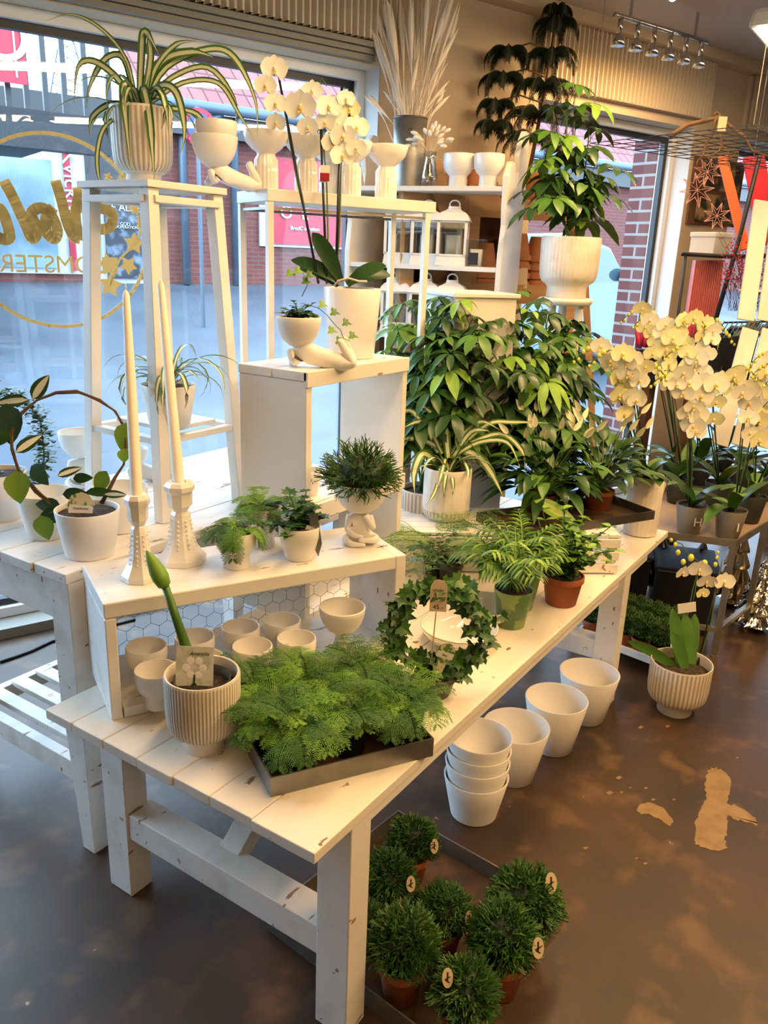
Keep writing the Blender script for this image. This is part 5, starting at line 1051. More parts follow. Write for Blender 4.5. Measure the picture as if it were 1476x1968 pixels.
def lantern(lb, P, w, h, rz, group):
    t = pthing('lantern', lb, 'lantern', P, group); t.rotation_euler = (0, 0, rz); g = h*.16; hg = h*.72; s = w/2*.86
    mb = MB(); mb.box((0, 0, g/2), (w*.98, w*.98, g), top=(.92, .92)); mb.build('base', 'white_metal', t, bevel=.001)
    mb = MB()
    for u in (-1, 1):
        for v in (-1, 1): mb.box((u*s, v*s, (g+hg)/2), (w*.09, w*.09, hg-g))
    for z in (g+.003, hg-.004): 
        for u in (-1, 1): mb.box((u*s, 0, z), (w*.09, w*.9, .008)); mb.box((0, u*s, z), (w*.9, w*.09, .008))
    mb.build('frame', 'white_metal', t)
    mb = MB()
    for u in (-1, 1): mb.box((u*s, 0, (g+hg)/2), (.001, w*.8, hg-g)); mb.box((0, u*s, (g+hg)/2), (w*.8, .001, hg-g))
    mb.build('glass_pane', 'glass_thin', t)
    mb = MB(); n = 4; pr = [(w*.56, hg), (w*.55, hg+.004), (w*.50, hg+h*.07), (w*.40, hg+h*.13), (w*.24, hg+h*.17), (w*.22, hg+h*.185), (w*.16, hg+h*.19), (.001, hg+h*.195)]; mb.lathe([(a*1.35, z) for a, z in pr], 4, M=MX.Rotation(PI/4, 4, 'Z')); mb.build('roof', 'white_metal', t)
    mb = MB(); mb.lathe([(w*.2, hg+h*.19), (w*.2, hg+h*.23), (.001, hg+h*.23)], 12); mb.build('collar', 'white_metal', t); mb = MB()
    mb.tube([(w*.16*math.cos(a), 0, hg+h*.26+w*.13*math.sin(a)) for a in [2*PI*k/14 for k in range(15)]], .0035, 6, cap=False); mb.build('ring', 'white_metal', t, smooth=True)
    mb = MB(); mb.lathe([(.001, g), (w*.24, g), (w*.24, g+(hg-g)*.6), (w*.2, g+(hg-g)*.58), (.001, g+(hg-g)*.57)], 20); mb.build('candle', 'wax', t, smooth=True); return t
LG = 'white metal lanterns on the rack'; P = onrack(874, RSH[1], -.08); l0_ = lantern('white lantern with wax candle, middle rack shelf, nearest the side panel', P, m_(60, P), m_(112, P), la+.25, LG)
for x, k, yy, lb in ((824, 1, -.09, 'middle rack shelf, centre one behind the stand leg'), (772, 1, -.1, 'middle rack shelf, leftmost'), (770, 2, -.09, 'lower rack shelf, leftmost'), (826, 2, -.09, 'lower rack shelf, centre'), (878, 2, -.08, 'lower rack shelf, behind the bushy leaves')):
    dup(l0_, onrack(x, RSH[k], yy), la+.25, 'white lantern with wax candle, ' + lb, LG)
P = onrack(921, RSH[1], -.06); t = pthing('candle_glass', 'boxed candle glass with black label next to the lanterns', 'candle', P); w_ = m_(32, P); mb = MB(); mb.box((0, 0, w_*.8), (w_, w_, w_*1.55), la); mb.build('clear_box', 'glass_thin', t); mb = MB(); mb.lathe([(.001, .002), (w_*.38, .002), (w_*.38, w_), (.001, w_)], 16); mb.build('candle_body', 'wax', t, smooth=True); mb = MB(); mb.box(rkn*(w_*.52)+V3((0, 0, w_*.45)), (w_*.6, .001, w_*.7), la); mb.build('black_label', 'cloth_black', t)
# ================================================================ clay pots on the pine rack
CPG = 'clay flower pots stacked on the pine rack'; cp0 = None; rnd = random.Random(2); wn_ = ['', '']
def claypos(x, z, y0=.08): n = V3((-math.sin(wra), math.cos(wra), 0)); d = ray(x, 400); k = n.dot(wr0)+y0; s = (k-n.dot(EYE))/n.dot(d); q = EYE+d*s; return V3((q.x, q.y, z))
cpl = []
for x, n_, s, z_, nm in ((872, 3, 1.0, 0, 'stack behind the white egg cup'), (912, 2, 1.0, 0, 'stack left of the scalloped panel'), (940, 1, .9, 0, 'single pot close to the scalloped panel'), (1028, 1, 1.25, 0, 'pot right of the scalloped panel'), (842, 3, 1.25, 1, 'stack behind the middle lantern'), (892, 3, 1.3, 1, 'stack behind the nearest lantern'), (936, 3, 1.2, 1, 'stack behind the candle glass'), (1000, 4, 1.25, 1, 'stack right of the panel'), (1042, 4, 1.2, 1, 'stack behind the ribbed pot')):
    for j in range(n_):
        P = claypos(x, WRZ[z_]+.001+j*.034*s); lb = 'upturned clay flower pot, ' + nm + (', lowest' if j == 0 and n_ > 1 else ', topmost' if j == n_-1 and n_ > 1 else ', layer %s from below' % ('two' if j == 1 else 'three') if n_ > 1 else '')
        if cp0 is None:
            cp0 = pthing('flower_pot', lb, 'flower pot', P, CPG); mb = MB(); mb.lathe([(.058, 0), (.058, .02), (.053, .021), (.036, .1), (.001, .1)], 24); mb.lathe([(.054, 0), (.033, .096)], 24); o = mb.build('pot_body', 'clay', cp0, smooth=True); smooth_angle(o, .6)
        else: dup(cp0, P, 0, lb, CPG, s)
cardP = claypos(1010, WRZ[1]+.045, .0); M = basis(cardP+V3((0, 0, .0)), rt0, UPV+hd*.3); mb = MB(); mb.box((0, .0, 0), (.075, .10, .003), M=MX.Rotation(.0, 4, 'Z') @ M); tag(mb.build('price_card', 'tag'), 'blank beige price card leaning on the pine rack shelf', 'card')
# norfolk pine
P = claypos(1010, WRZ[0]+.002, .09); t = pthing('norfolk_pine', 'dark tall norfolk pine with drooping whorls near the ceiling', 'potted plant', P); pot('lip', .06, .085, .14, 'clay', t, soil=.9); dN = dep(P)
mb = MB(); st = MB(); rnd = random.Random(3); top = D(1072, 12, dN-.05)-P; b = V3((0, 0, .12)); st.tube([b, b.lerp(top, .5)+V3((.02, 0, 0)), top], [.011, .008, .003], 8)
for (x, y, R0, nb) in ((1072, 12, 38, 6), (1070, 40, 60, 8), (1060, 100, 72, 9), (1045, 160, 82, 9), (1035, 215, 95, 10), (1020, 260, 85, 8), (978, 95, 60, 7), (968, 145, 62, 7), (955, 195, 50, 7), (950, 235, 50, 6)):
    c = D(x, y, dN-.05)-P; c0 = (b.lerp(top, max(.1, min(.97, (340-y)/330))))
    if x < 1000: st.tube([c0, (c+c0)/2+V3((0, 0, .03)), c], .004, 5)
    for k in range(nb):
        a = 2*PI*k/nb+rnd.uniform(-.3, .3); pts = arch(c, a, .45, m_(R0, V3(c)+P)*1.15, 1.9, 9); st.tube(pts, .0022, 4, cap=False)
        for i in range(1, 10):
            ax = (pts[i]-pts[i-1]).normalized(); sd = ax.cross(UPV).normalized()
            for s in (-1, 1):
                for e in (0, .2, .4, .6, .8):
                    q = pts[i].lerp(pts[i-1], e); L = .062*(1.15-i/12)*rnd.uniform(.7, 1.2); w = ax*.0015; q2 = q+sd*s*L*.6-V3((0, 0, L*.85))+ax*L*.3; mid = (q+q2)/2+V3((0, 0, .006)); mb.add([q-w, q+w, mid+w*1.6, q2, mid-w*1.6], [(0, 1, 2, 3, 4)], 0)
mb.build('foliage', 'pine_dark', t); st.build('trunk', 'wood_dark', t, smooth=True)
# ================================================================ scheffleras
Pp = V3((SP.x, SP.y, SPz+.0005)); h = m_(110, Pp); t = pthing('schefflera', 'umbrella plant in large ribbed footed pot on the round pedestal', 'potted plant', Pp); pot('footed', m_(76, Pp)/2, m_(112, Pp)/2, h, 'rib', t, ribs=48, soil=.9, amp=.02, t=.006)
sP = lambda x, y, dd=0: D(x, y, dep(Pp)+dd)-Pp
schefflera(t, [((0, .01, h*.88), sP(1090, 195)), ((.02, 0, h*.88), sP(1135, 215, .05)), ((-.02, 0, h*.88), sP(1050, 270, -.08)), ((.0, -.02, h*.88), sP(1040, 350, -.1)), ((.03, .0, h*.88), sP(1150, 350, .02))], 6, m_(56, Pp), 8, m_(60, Pp), bright=.22)
def bush(lb, x, yb_w, Y, ph, tops, seed, kind, wpx=92):
    d = ray(x, 850); s = (Y-EYE.y)/d.y; q = EYE+d*s; P = V3((q.x, q.y, TZ)); t = pthing('schefflera', lb, 'potted plant', P); r = m_(wpx, P)/2; pot(kind, r*.72, r, ph, 'rib' if kind != 'taper' else 'ceramic', t, ribs=36 if kind != 'taper' else 0, soil=.92, amp=.02, t=.005, m2='rib_groove_shade' if kind != 'taper' else None)
    f = lambda x, y, dd=0: D(x, y, dep(P)+dd)-P; rr = random.Random(seed)
    schefflera(t, [((rr.uniform(-.02, .02), rr.uniform(-.02, .02), ph*.9), f(a, b_, c)) for a, b_, c in tops], seed, m_(58, P), 15, m_(62, P), bright=.06)
bush('dense dark umbrella plant in ribbed pot behind the crate, left one', 822, 0, 1.44, .22, [(765, 625, 0), (800, 600, 0), (860, 590, -.1), (835, 660, -.15), (905, 615, -.15), (885, 680, -.2), (770, 700, .02), (850, 600, -.05), (940, 640, -.2)], 3, 'footed')
bush('dense umbrella plant with lighter leaves, right one beside the pedestal', 1055, 0, 1.16, .20, [(960, 640, -.25), (1000, 600, -.2), (1050, 605, 0), (1085, 640, .05), (1020, 690, -.15), (1090, 690, 0), (1120, 640, .08), (980, 720, -.25)], 12, 'taper', 84)
# ================================================================ floor: white pots, orchid, tray of cactus balls
WG = 'nested white textured pots on the floor'
P, rb, rt_, h = place(914, 1590, 88, 911, 1487, 126, 0); rt_ = max(rt_, .083)
w0 = pthing('flower_pot', 'bottom pot of the nested white stack on the floor under the table', 'flower pot', P, WG); pot('taper', rb, rt_, h, 'ceramic_matte', w0, 'vessel', soilm=None, t=.005)
for k, (x, nm) in enumerate(((920, 'second from below in'), (926, 'third from below in'), (932, 'topmost pot of'))):
    dup(w0, P+V3((.003*(k+1), .001*(k+1), .040*(k+1)+.008)), .3*k, nm + ' the nested white stack on the floor', WG)
for (x, yb, wb, xr, yr, wr, lb) in ((989, 1516, 82, 985, 1393, 130, 'empty white pot on the floor right beside the nested stack'), (1067, 1457, 78, 1066, 1341, 121, 'empty white pot on the floor, middle one of three in a row'), (1131, 1398, 74, 1123, 1290, 115, 'empty white pot on the floor next to the far table leg')):
    simple_pot('flower_pot', x, yb, wb, xr, yr, wr, 0, lb, m='ceramic')
# orchids: random pot plants
def orchid_plant(lb, P, rb, rt_, h, kind, m, seed, H_, lean=(0, 0), ribs=0, nst=2, nf=6, fs=.033, soil=.9, text_=None, own=None, leafL=.2):
    rnd = random.Random(seed); t = own or pthing('orchid', lb, 'potted plant', P)
    if not own: pot(kind, rb, rt_, h, m, t, ribs=ribs, soil=soil, t=.004, **({'m2': 'rib_groove_shade', 'amp': .025} if ribs else {}))
    if text_: text(text_, h*.42, 'tag_white', 'pot_lettering', t, basis(-hd*(rt_+.0005)+rt0*.01+V3((0, 0, h*.5)), rt0, UPV), .0008)
    S = []
    for k in range(nst):
        lx = lean[0]+rnd.uniform(-.05, .05)+(-.04 if k else .04); ly = lean[1]+rnd.uniform(-.05, .05); hh_ = H_*rnd.uniform(.86, 1.05); top = rt0*lx+hd*ly+V3((0, 0, h+hh_*.78)); s = rnd.choice((-1, 1)); arc = []; fl = []; bd = []
        for i in range(1, 6): a = i/5; arc.append(top+rt0*(s*.13*a)+hd*(-.04*a)+V3((0, 0, H_*.22*math.sin(PI*.62*a)-.02*a)))
        path = [top.lerp(V3((0, 0, h)), .28), top.lerp(V3((0, 0, h)), .12), top]+arc
        for i in range(nf): u = (i+.3)/nf*(len(path)-2.2); j = int(u); q = path[j].lerp(path[j+1], u-j); fl.append((q+rt0*rnd.uniform(-.03, .03)-hd*rnd.uniform(.01, .04)+V3((0, 0, rnd.uniform(-.03, .015))), rnd.uniform(.85, 1.15)))
        for i in range(4): bd.append((arc[-1]+rt0*(s*(.045-.016*i))+V3((0, 0, -.05+.02*i-.008*(i % 2))), .75+.13*i))
        arc += [arc[-1]+rt0*(s*.025)+V3((0, 0, -.02)), arc[-1]+rt0*(s*.05)+V3((0, 0, -.055))]; S.append(dict(top=top, arc=arc, flowers=fl, buds=bd, face=-hd+rt0*(s*.2), y=rnd.random() < .45))
    orchid(t, h*soil, S, seed, leafL=leafL, leafW=.058, nleaf=5, fs=fs, leafmats=('leaf', 'leaf_dark', 'leaf'), el=(.6, 1.35)); return t
P, rb, rt_, h = place(1306, 1382, 64, 1313, 1270, 115, 0); HPT = h
t = pthing('orchid', 'white orchid with yellow buds in ribbed footed pot standing on the floor', 'potted plant', P); pot('footed', rb, rt_, h, 'rib', t, ribs=44, soil=.8, amp=.02, m2='rib_groove_shade'); dF = dep(P); Q = lambda x, y, dd=0: D(x, y, dF+dd)-P
S = [dict(base=Q(1312, 1275), top=Q(1344, 1088, .02), arc=[Q(1338, 1075), Q(1325, 1068), Q(1310, 1045), Q(1292, 1040)], flowers=[(Q(1312, 1100, -.03), .85), (Q(1345, 1095, -.04), 1.1), (Q(1358, 1118, -.03), 1.0), (Q(1350, 1140, -.05), .7)], buds=[(Q(1328, 1072), 1.5), (Q(1313, 1080), 1.2), (Q(1303, 1062), 1.2), (Q(1298, 1047), 1), (Q(1290, 1038), .8), (Q(1354, 1083), 1.5)]),
     dict(base=Q(1338, 1290), top=Q(1386, 1088, .0), arc=[Q(1388, 1075)], flowers=[(Q(1392, 1118, -.03), 1.05)], buds=[(Q(1378, 1072), .8), (Q(1375, 1085), 1), (Q(1380, 1062), .7)])]
orchid(t, h*.8, S, 77, nleaf=0, fs=.037)
for (x0, y0, x1, y1, w_, b) in ((1308, 1290, 1292, 1170, .05, 0), (1325, 1290, 1335, 1180, .048, .03), (1305, 1290, 1206, 1232, .04, -.02), (1330, 1285, 1315, 1180, .05, .0), (1318, 1292, 1290, 1215, .045, -.04)):
    a = Q(x0, y0, b); c = Q(x1, y1, b); mid = (a+c)/2+V3((0, 0, .03)); pts = [a*(1-s)**2+mid*2*s*(1-s)+c*s*s for s in [k/9 for k in range(10)]]; mb = MB(); mb.strap(pts, [w_*q for q in (.5, .7, .85, .95, 1, 1, .95, .85, .6, .12)], -hd, 0, None, .22); mb.build('leaf', 'leaf', t, smooth=True)
tagcard(t, Q(1320, 1168, -.04), m_(34, P), m_(20, P), 'tag_white', [], name='label_card', round_=False, tilt=.2)
# tray with cactus balls
tA = G(988, 1985, 0); tB = G(1082, 1768, 0); tC = G(800, 1605, 0)
e1 = (tB-tA); e2 = (tC-tB); e1n = V3((e2.y, -e2.x, 0)).normalized()
if e1n.dot(e1) > 0: e1n = -e1n
Lb = e2.length*1.15; q0 = tB; q1 = tB+e2.normalized()*Lb; dd_ = .52
tray('floor_tray', 'large zinc tray on the floor with round green cactus plants', 'tray', [q0, q1, q1+e1n*dd_, q0+e1n*dd_], 0, .05, 'zinc', 'rust_floor')
RB = rhip_mesh(5, .075, 380, .9); RB2 = rhip_mesh(9, .075, 380, .9); RG = 'round cactus plants in the floor tray'; r0 = None
for i, (x, y, w_, lb, tg) in enumerate(((793, 1618, 84, 'farthest back, its tall pot and oval tag visible', 1), (745, 1690, 92, 'second row left, tag at its lower right', 1), (855, 1752, 92, 'middle of the tray with oval tag on the right', 1), (1008, 1757, 120, 'right corner of the tray, nearest the bare floor', 1), (967, 1820, 118, 'right of centre, tag pointing down', 1), (775, 1830, 120, 'left of centre, largest near the table leg', 0), (893, 1915, 112, 'nearest to the viewer, cut by the picture edge', 1), (706, 1755, 70, 'far left, mostly hidden by the table leg', 0), (815, 1725, 60, 'small one behind the left of centre plant', 0))):
    zc = .125; C0 = G(x, y, zc); P = V3((C0.x, C0.y, .004)); lb = 'round green cactus in terracotta pot, ' + lb
    s = m_(w_, C0)/.118
    if r0 is None:
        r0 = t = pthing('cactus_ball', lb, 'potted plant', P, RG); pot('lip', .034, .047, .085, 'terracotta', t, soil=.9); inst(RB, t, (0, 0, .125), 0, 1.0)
        mb = MB(); M = basis((0, 0, 0), rt0, UPV+hd*.5); mb.prism([(.011*math.cos(a), .019*math.sin(a)) for a in [2*PI*k/14 for k in range(14)]], .001, M=M); o = mb.build('oval_tag', 'tag', t); o.location = rt0*.055-hd*.045+V3((0, 0, .15))
        mb = MB(); mb.box((0, .002, .0014), (.003, .018, .0005), M=M); mb.box((0, .0, .0014), (.012, .002, .0005), rz=.5, M=M); mb.box((0, -.006, .0014), (.010, .002, .0005), rz=-.5, M=M); mb.build('printed_flower', 'ink', o)
        r0.scale = (s,)*3
    else:
        t = dup(r0, P, 0, lb, RG, s)
        for c_ in list(t.children):
            if c_.name.startswith('foliage'):
                c_.rotation_euler = (0, 0, i*1.3)
                if i % 2: c_.data = RB2
            if c_.name.startswith('oval_tag'):
                if not tg:
                    for g_ in list(c_.children): bpy.data.objects.remove(g_)
                    bpy.data.objects.remove(c_)
                elif i == 6: c_.location = -rt0*.04-hd*.02+V3((0, 0, .185))
                elif i == 3: c_.location = rt0*.04-hd*.01+V3((0, 0, .18))
# white plastic nursery tray with green plants under the far end of the table
pA = G(1120, 1235, 0); pB = G(1260, 1300, 0)
t = tray('nursery_tray', 'white plastic nursery tray of low green plants near the far table leg', 'tray', [G(1108, 1222, .05), G(1272, 1285, .05), G(1272, 1285, .05)+V3((.33, .02, 0)), G(1108, 1222, .05)+V3((.33, .02, 0))], .045, .03, 'tag_white', 'tag_white', .012)
for (a, b) in ((.04, -.04), (.1, -.2), (.28, -.05)): 
    mb = MB(); mb.cyl((a, b, -.044), .03, .045, 14, r2=.038); mb.build('cup_foot', 'tag_white', t, smooth=False)
LWM = rhip_mesh(13, .075, 300, .8); g0 = None; NG_ = 'low green plants in the nursery tray'
o_ = V3(t.location); uu2 = (G(1272, 1285, .05)-G(1108, 1222, .05)); uu2.z = 0
for i in range(10):
    P = V3((o_.x, o_.y, .049))+uu2*((i % 5+.5)/5)+V3((.09+.15*(i//5), .005, 0)); lb = 'low green plant in the white nursery tray, %s row, %s' % ('front' if i < 5 else 'rear', ['first from the left', 'second from the left', 'centre', 'second from the right', 'rightmost'][i % 5])
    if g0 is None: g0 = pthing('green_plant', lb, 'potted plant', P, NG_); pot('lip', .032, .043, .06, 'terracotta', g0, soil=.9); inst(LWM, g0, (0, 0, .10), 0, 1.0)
    else: dup(g0, P, 0, lb, NG_)
# ================================================================ metal table with orchids
mz = .5394; k0 = G(1415, 1038, mz); k1 = G(1287, 1023, mz); eL = (k1-k0).normalized(); eF = V3((math.cos(-.15), math.sin(-.15), 0)); 
t = thing('metal_table', 'rusty metal frame table full of white orchids at the right', 'table', (k0.x, k0.y, 0)); LL, LF = .62, .86
def mt(a, b, z): return eL*a+eF*b+V3((0, 0, z))
def slab(mb, a0, a1, b0, b1, z0, z1): vs = [mt(a0, b0, z0), mt(a1, b0, z0), mt(a1, b1, z0), mt(a0, b1, z0)]; vs += [v+V3((0, 0, z1-z0)) for v in vs]; mb.add(vs, [(3, 2, 1, 0), (4, 5, 6, 7), (0, 1, 5, 4), (1, 2, 6, 5), (2, 3, 7, 6), (3, 0, 4, 7)]); return mb
slab(MB(), 0, LL, 0, LF, mz-.03, mz-.026).build('table_sheet', 'cardboard', t)
for (a0, a1, b0, b1) in ((-.004, LL, -.004, .004), (-.004, LL, LF-.004, LF), (-.004, .004, 0, LF), (LL-.004, LL, 0, LF)): slab(MB(), a0, a1, b0, b1, mz-.03, mz).build('edge_bar', 'zinc', t)
for a in (.01, LL-.01):
    for b in (.01, LF*.45, LF-.01): mb = MB(); mb.bar(mt(a, b, .003), mt(a, b, mz-.03), .024); mb.lathe([(.016, 0), (.016, .01), (.001, .01)], 10, mt(a, b, 0)); mb.build('leg', 'zinc', t)
for a in (.01, LL-.01): mb = MB(); mb.bar(mt(a, .01, .13), mt(a, LF-.01, .13), .02); mb.build('rail', 'zinc', t)
mb = MB(); mb.bar(mt(.01, .01, .13), mt(LL-.01, .01, .13), .02); mb.build('rail', 'zinc', t)
def ont(x, y): return G(x, y, mz-.025)
ol = [(1322, 1022, 'in grey pot lettered H at the front left of the metal table', 'H', 1), (1397, 1032, 'in grey pot at the front corner of the metal table', 'I', 0), (1437, 1002, 'in dark pot at the right picture edge, second from the front', None, 2), (1375, 975, 'behind the H pot on the metal table', None, 3), (1300, 965, 'at the left rear of the metal table', None, 4), (1340, 930, 'middle of the metal table', None, 5), (1420, 945, 'right rear of the metal table, blooms at mid height', None, 6), (1290, 925, 'farthest left on the metal table', None, 7), (1385, 905, 'farthest back on the metal table', None, 8), (1470, 960, 'cut by the right picture edge, farthest right', None, 9)]
for x, y, lb, tx_, sd in ol:
    P = ont(x, y); P = V3((P.x, P.y, mz-.025)); orchid_plant('white orchid ' + lb, P, .045, .065, .125, 'taper', 'pot_grey' if tx_ else 'dark_plastic', 40+sd, .76 if sd in (4, 5, 7, 8) else .62, (random.Random(sd).uniform(-.07, .05)-(.14 if sd in (4, 7, 5) else .05 if sd in (1, 3) else 0), 0), text_=tx_, fs=.044, nf=7, nst=2, leafL=.24)
# planter orchid (the tall ribbed planter at the table end)
orchid_plant('', TPP, 0, .05, TPH, '', '', 91, .50, (-.11, .03), own=TPL, fs=.038, nf=9, nst=3, soil=.9, leafL=.14)
# dark crates and glass fir trees under / beside the metal table
for i, (a, b, w_, hh, lb) in enumerate(((.32, .40, .26, .30, 'black plastic crate under the metal table, right'), (.62, .42, .26, .33, 'black plastic crate under the metal table, left'))):
    c = k0*1; c.z = 0; c = c+mt(a, b, 0); t2 = thing('storage_crate', lb, 'crate', c, math.atan2(eL.y, eL.x)); mb = MB(); mb.box((0, .0, hh/2), (w_, .3, hh), top=(1.05, 1.05)); mb.build('crate_body', 'black', t2, bevel=.01); mb = MB(); mb.box((0, 0, hh+.006), (w_*1.1, .33, .014)); mb.build('crate_rim', 'steel_dark', t2, bevel=.003)
def fir(lb, P, R, Hh, m, rough_seed):
    t2 = pthing('glass_fir_tree', lb, 'ornament', P, 'shiny decorative fir trees'); rnd = random.Random(rough_seed); mb = MB(); pr = [(R*.35, 0), (R*.5, Hh*.03), (R*.4, Hh*.08)]; n = 6
    for k in range(n): z = Hh*(.08+.9*k/n); r1 = R*(1-k/n)*1.0+.004; pr += [(r1, z+Hh*.02), (r1*.92, z+Hh*.045), (R*(1-(k+1)/n)*.72+.004, z+.9*Hh/n)]
    pr += [(.001, Hh)]; vs0 = len(mb.v); mb.lathe(pr, 28, ribs=9); mb.v = [(x*(1+.09*math.sin(9*math.atan2(y, x)+k*.2)+rnd.uniform(-.05, .05)), y*(1+.09*math.sin(9*math.atan2(y, x)+k*.2)+rnd.uniform(-.05, .05)), z) for k, (x, y, z) in enumerate(mb.v)]; mb.build('tree_body', m, t2, smooth=False); return t2
mat('gold_mirror', (.75, .60, .36), .12, 1); mat('tree_glass', (.35, .37, .40), .15, .9)
for (x, y, R, Hh, m, lb) in ((1448, 1205, .10, .36, 'silver', 'silver mirrored fir tree at the right picture edge, nearest'), (1402, 1160, .085, .52, 'gold_mirror', 'tall gold mirrored fir tree behind the metal table leg'), (1342, 1105, .06, .26, 'tree_glass', 'dull glass fir tree in the dark between the crates'), (1262, 1110, .08, .30, 'tree_glass', 'dull glass fir tree by the end of the white table')):
    P = G(x, y, 0) if Hh > .3 and x > 1380 else D(x, y, 3.95); P.z = 0 if x > 1380 else P.z-.05; fir(lb, P+V3((0, 0, .0)), R, Hh, m, x)
bx = D(1262, 1110, 3.95); 
# ================================================================ column poster, wire stands and autumn decor
def WQ(x, y, n): a, z = WP(x, y, n); return W(a, n, z)
p0 = WQ(1345, 308, 3.40); a0, z0 = WP(1398, 430, 3.40); a1, z1 = WP(1352, 308, 3.40)
cT = thing('wall_picture', 'dark framed photo poster hanging on the wall column', 'picture', W((a0+a1)/2, 3.40, (z0+z1)/2)); wA = abs(a0-a1)+.18; hA = z1-z0+.04
M = basis((0, 0, 0), wx, UPV); mb = MB(); mb.box((0, 0, 0), (wA, hA, .012), M=M); mb.build('frame', 'wood_dark', cT)
mat('picture_print', (.03, .03, .025), .5, c2=(.40, .27, .14), scale=13, lo=.47, hi=.66, detail=6)
for k in range(2): mb = MB(); mb.box((.02, hA*(.24-.48*k), .008), (wA*.8, hA*.42, .004), M=M); mb.build('picture_print', 'picture_print', cT)
bxP = D(1375, 475, 4.4); t2 = thing('storage_box', 'white cardboard boxes on the dark wire rack near the column', 'box', bxP, YW); 
mb = MB(); mb.box((-.05, 0, 0), (.15, .15, .10)); mb.build('box_body', 'tag_white', t2, bevel=.004); mb = MB(); mb.box((-.05, 0, .06), (.16, .16, .025)); mb.build('lid', 'tag_white', t2, bevel=.004)
# black wire stand with pink ribbed panel in front
t2 = thing('wire_rack', 'black wire plant rack with slanting uprights at the right edge', 'rack', (k0.x+.75, k0.y+.25, 0)); o2 = V3(t2.location)
def q3(x, y, d): return D(x, y, d)-o2
for (pts, r) in (([(1460, 300), (1420, 460), (1368, 640)], .012), ([(1310, 488), (1400, 493), (1480, 492)], .011), ([(1318, 490), (1305, 590), (1293, 700)], .008)): mb = MB(); mb.tube([q3(x, y, 4.2) for x, y in pts], r, 8); mb.build('upright' if r > .0115 else 'wire_rail', 'steel_dark', t2, smooth=True)
mb = MB()
for k in range(14): mb.tube([q3(1372+k*9, 652-k*1.2, 4.0), q3(1392+k*9, 618+k*.4, 4.25)], .003, 4)
for (a, b, c_, d_) in ((1372, 652, 1490, 640), (1392, 620, 1490, 618)): mb.tube([q3(a, b, 4.0 if b > 630 else 4.25), q3(c_, d_, 4.0 if b > 630 else 4.25)], .005, 5)
mb.build('wire_shelf', 'steel_dark', t2)
mat('pink_panel', (.55, .10, .10), .5, c2=(.70, .26, .26), scale=1.2, lo=.35, hi=.65)
pA_ = D(1345, 655, 4.35); t3 = thing('fluted_panel', 'pink red fluted pleated vase stand below the black rail', 'decoration', pA_); n = 56; vs = []; tl_ = D(1335, 500, 4.4)-pA_; tr_ = D(1392, 500, 4.4)-pA_; bl_ = D(1312, 655, 4.35)-pA_; br_ = D(1372, 655, 4.35)-pA_
for k in range(n+1):
    s = k/n; wv = -hd*(.012*(1 if k % 4 in (1, 2) else 0)); vs += [bl_.lerp(br_, s)+wv, tl_.lerp(tr_, s)+wv]
mb = MB(); mb.add(vs, [(2*k, 2*k+2, 2*k+3, 2*k+1) for k in range(n)]); vs2 = [v+hd*.03 for v in (bl_, br_, tr_, tl_)]; mb.add([bl_, br_, tr_, tl_]+vs2, [(4, 7, 6, 5), (0, 4, 5, 1), (1, 5, 6, 2), (2, 6, 7, 3), (3, 7, 4, 0)]); mb.build('pleats', 'pink_panel', t3)
mb = MB(); bz_ = (br_+bl_)/2; mb.box(bz_-V3((0, 0, .03)), (.30, .10, .05), YW-.3); mb.build('base_tray', 'black', t3)
t3.location.z = t3.location.z
# dark support table for the items at the far right
sb = D(1400, 716, 4.40); t4 = thing('dark_table', 'dark low table holding pink heather and orchids near the far window', 'table', (sb.x, sb.y, 0), YW); mb = MB(); hz = sb.z+.02; mb.box((.0, .0, hz-.02), (1.15, .34, .04)); mb.build('table_top', 'cloth_black', t4)
for u in (-.5, .5):
    for v in (-.13, .13): mb = MB(); mb.box((u, v, (hz-.04)/2), (.05, .05, hz-.04)); mb.build('leg', 'wood_dark', t4)
# pink celosia row
rnd = random.Random(6); HGp = 'pink celosia plumes behind the orchids'; c0_ = None
for i, x in enumerate((1240, 1268, 1296, 1318)):
    P = D(x, 668, 4.35); lb = 'bright pink feathery celosia behind the orchids, ' + ['leftmost', 'second from the left', 'third from the left', 'rightmost, taller'][i]
    if c0_ is None:
        c0_ = t = pthing('celosia', lb, 'potted plant', P, HGp); mb = MB()
        for k in range(16):
            a = rnd.uniform(0, 2*PI); r = rnd.uniform(0, .05); hgt = rnd.uniform(.07, .14); b = V3((r*math.cos(a), r*math.sin(a), 0)); mb.tube([b, b*1.2+V3((0, 0, hgt*.5)), b*1.5+V3((rnd.uniform(-.01, .01), 0, hgt))], [.006, .009, .0015], 6)
        mb.build('plume', 'pink', t, smooth=True); mb = MB(); mb.cyl((0, 0, -.10), .035, .09, 16, r2=.05); mb.build('pot', 'black', t)
    else: dup(c0_, P, i, lb, HGp, (1.0, 1.0, 1.3) if i == 3 else (1, 1, .8))
# dark pot with succulent near the wire rack
P = D(1395, 716, 4.38); t = pthing('flower_pot', 'dark grey square pot with grey green leaves under the wire shelf', 'potted plant', P); mb = MB(); mb.box((0, 0, .1), (.17, .17, .2), YW, top=(1.15, 1.15)); mb.build('pot', 'cloth_black', t, bevel=.004); rnd = random.Random(3); mb = MB()
for k in range(12): ovate(mb, (0, 0, .2), rdir(rnd, .7), .13, 0, .45)
mb.build('foliage', 'leaf_blue', t)
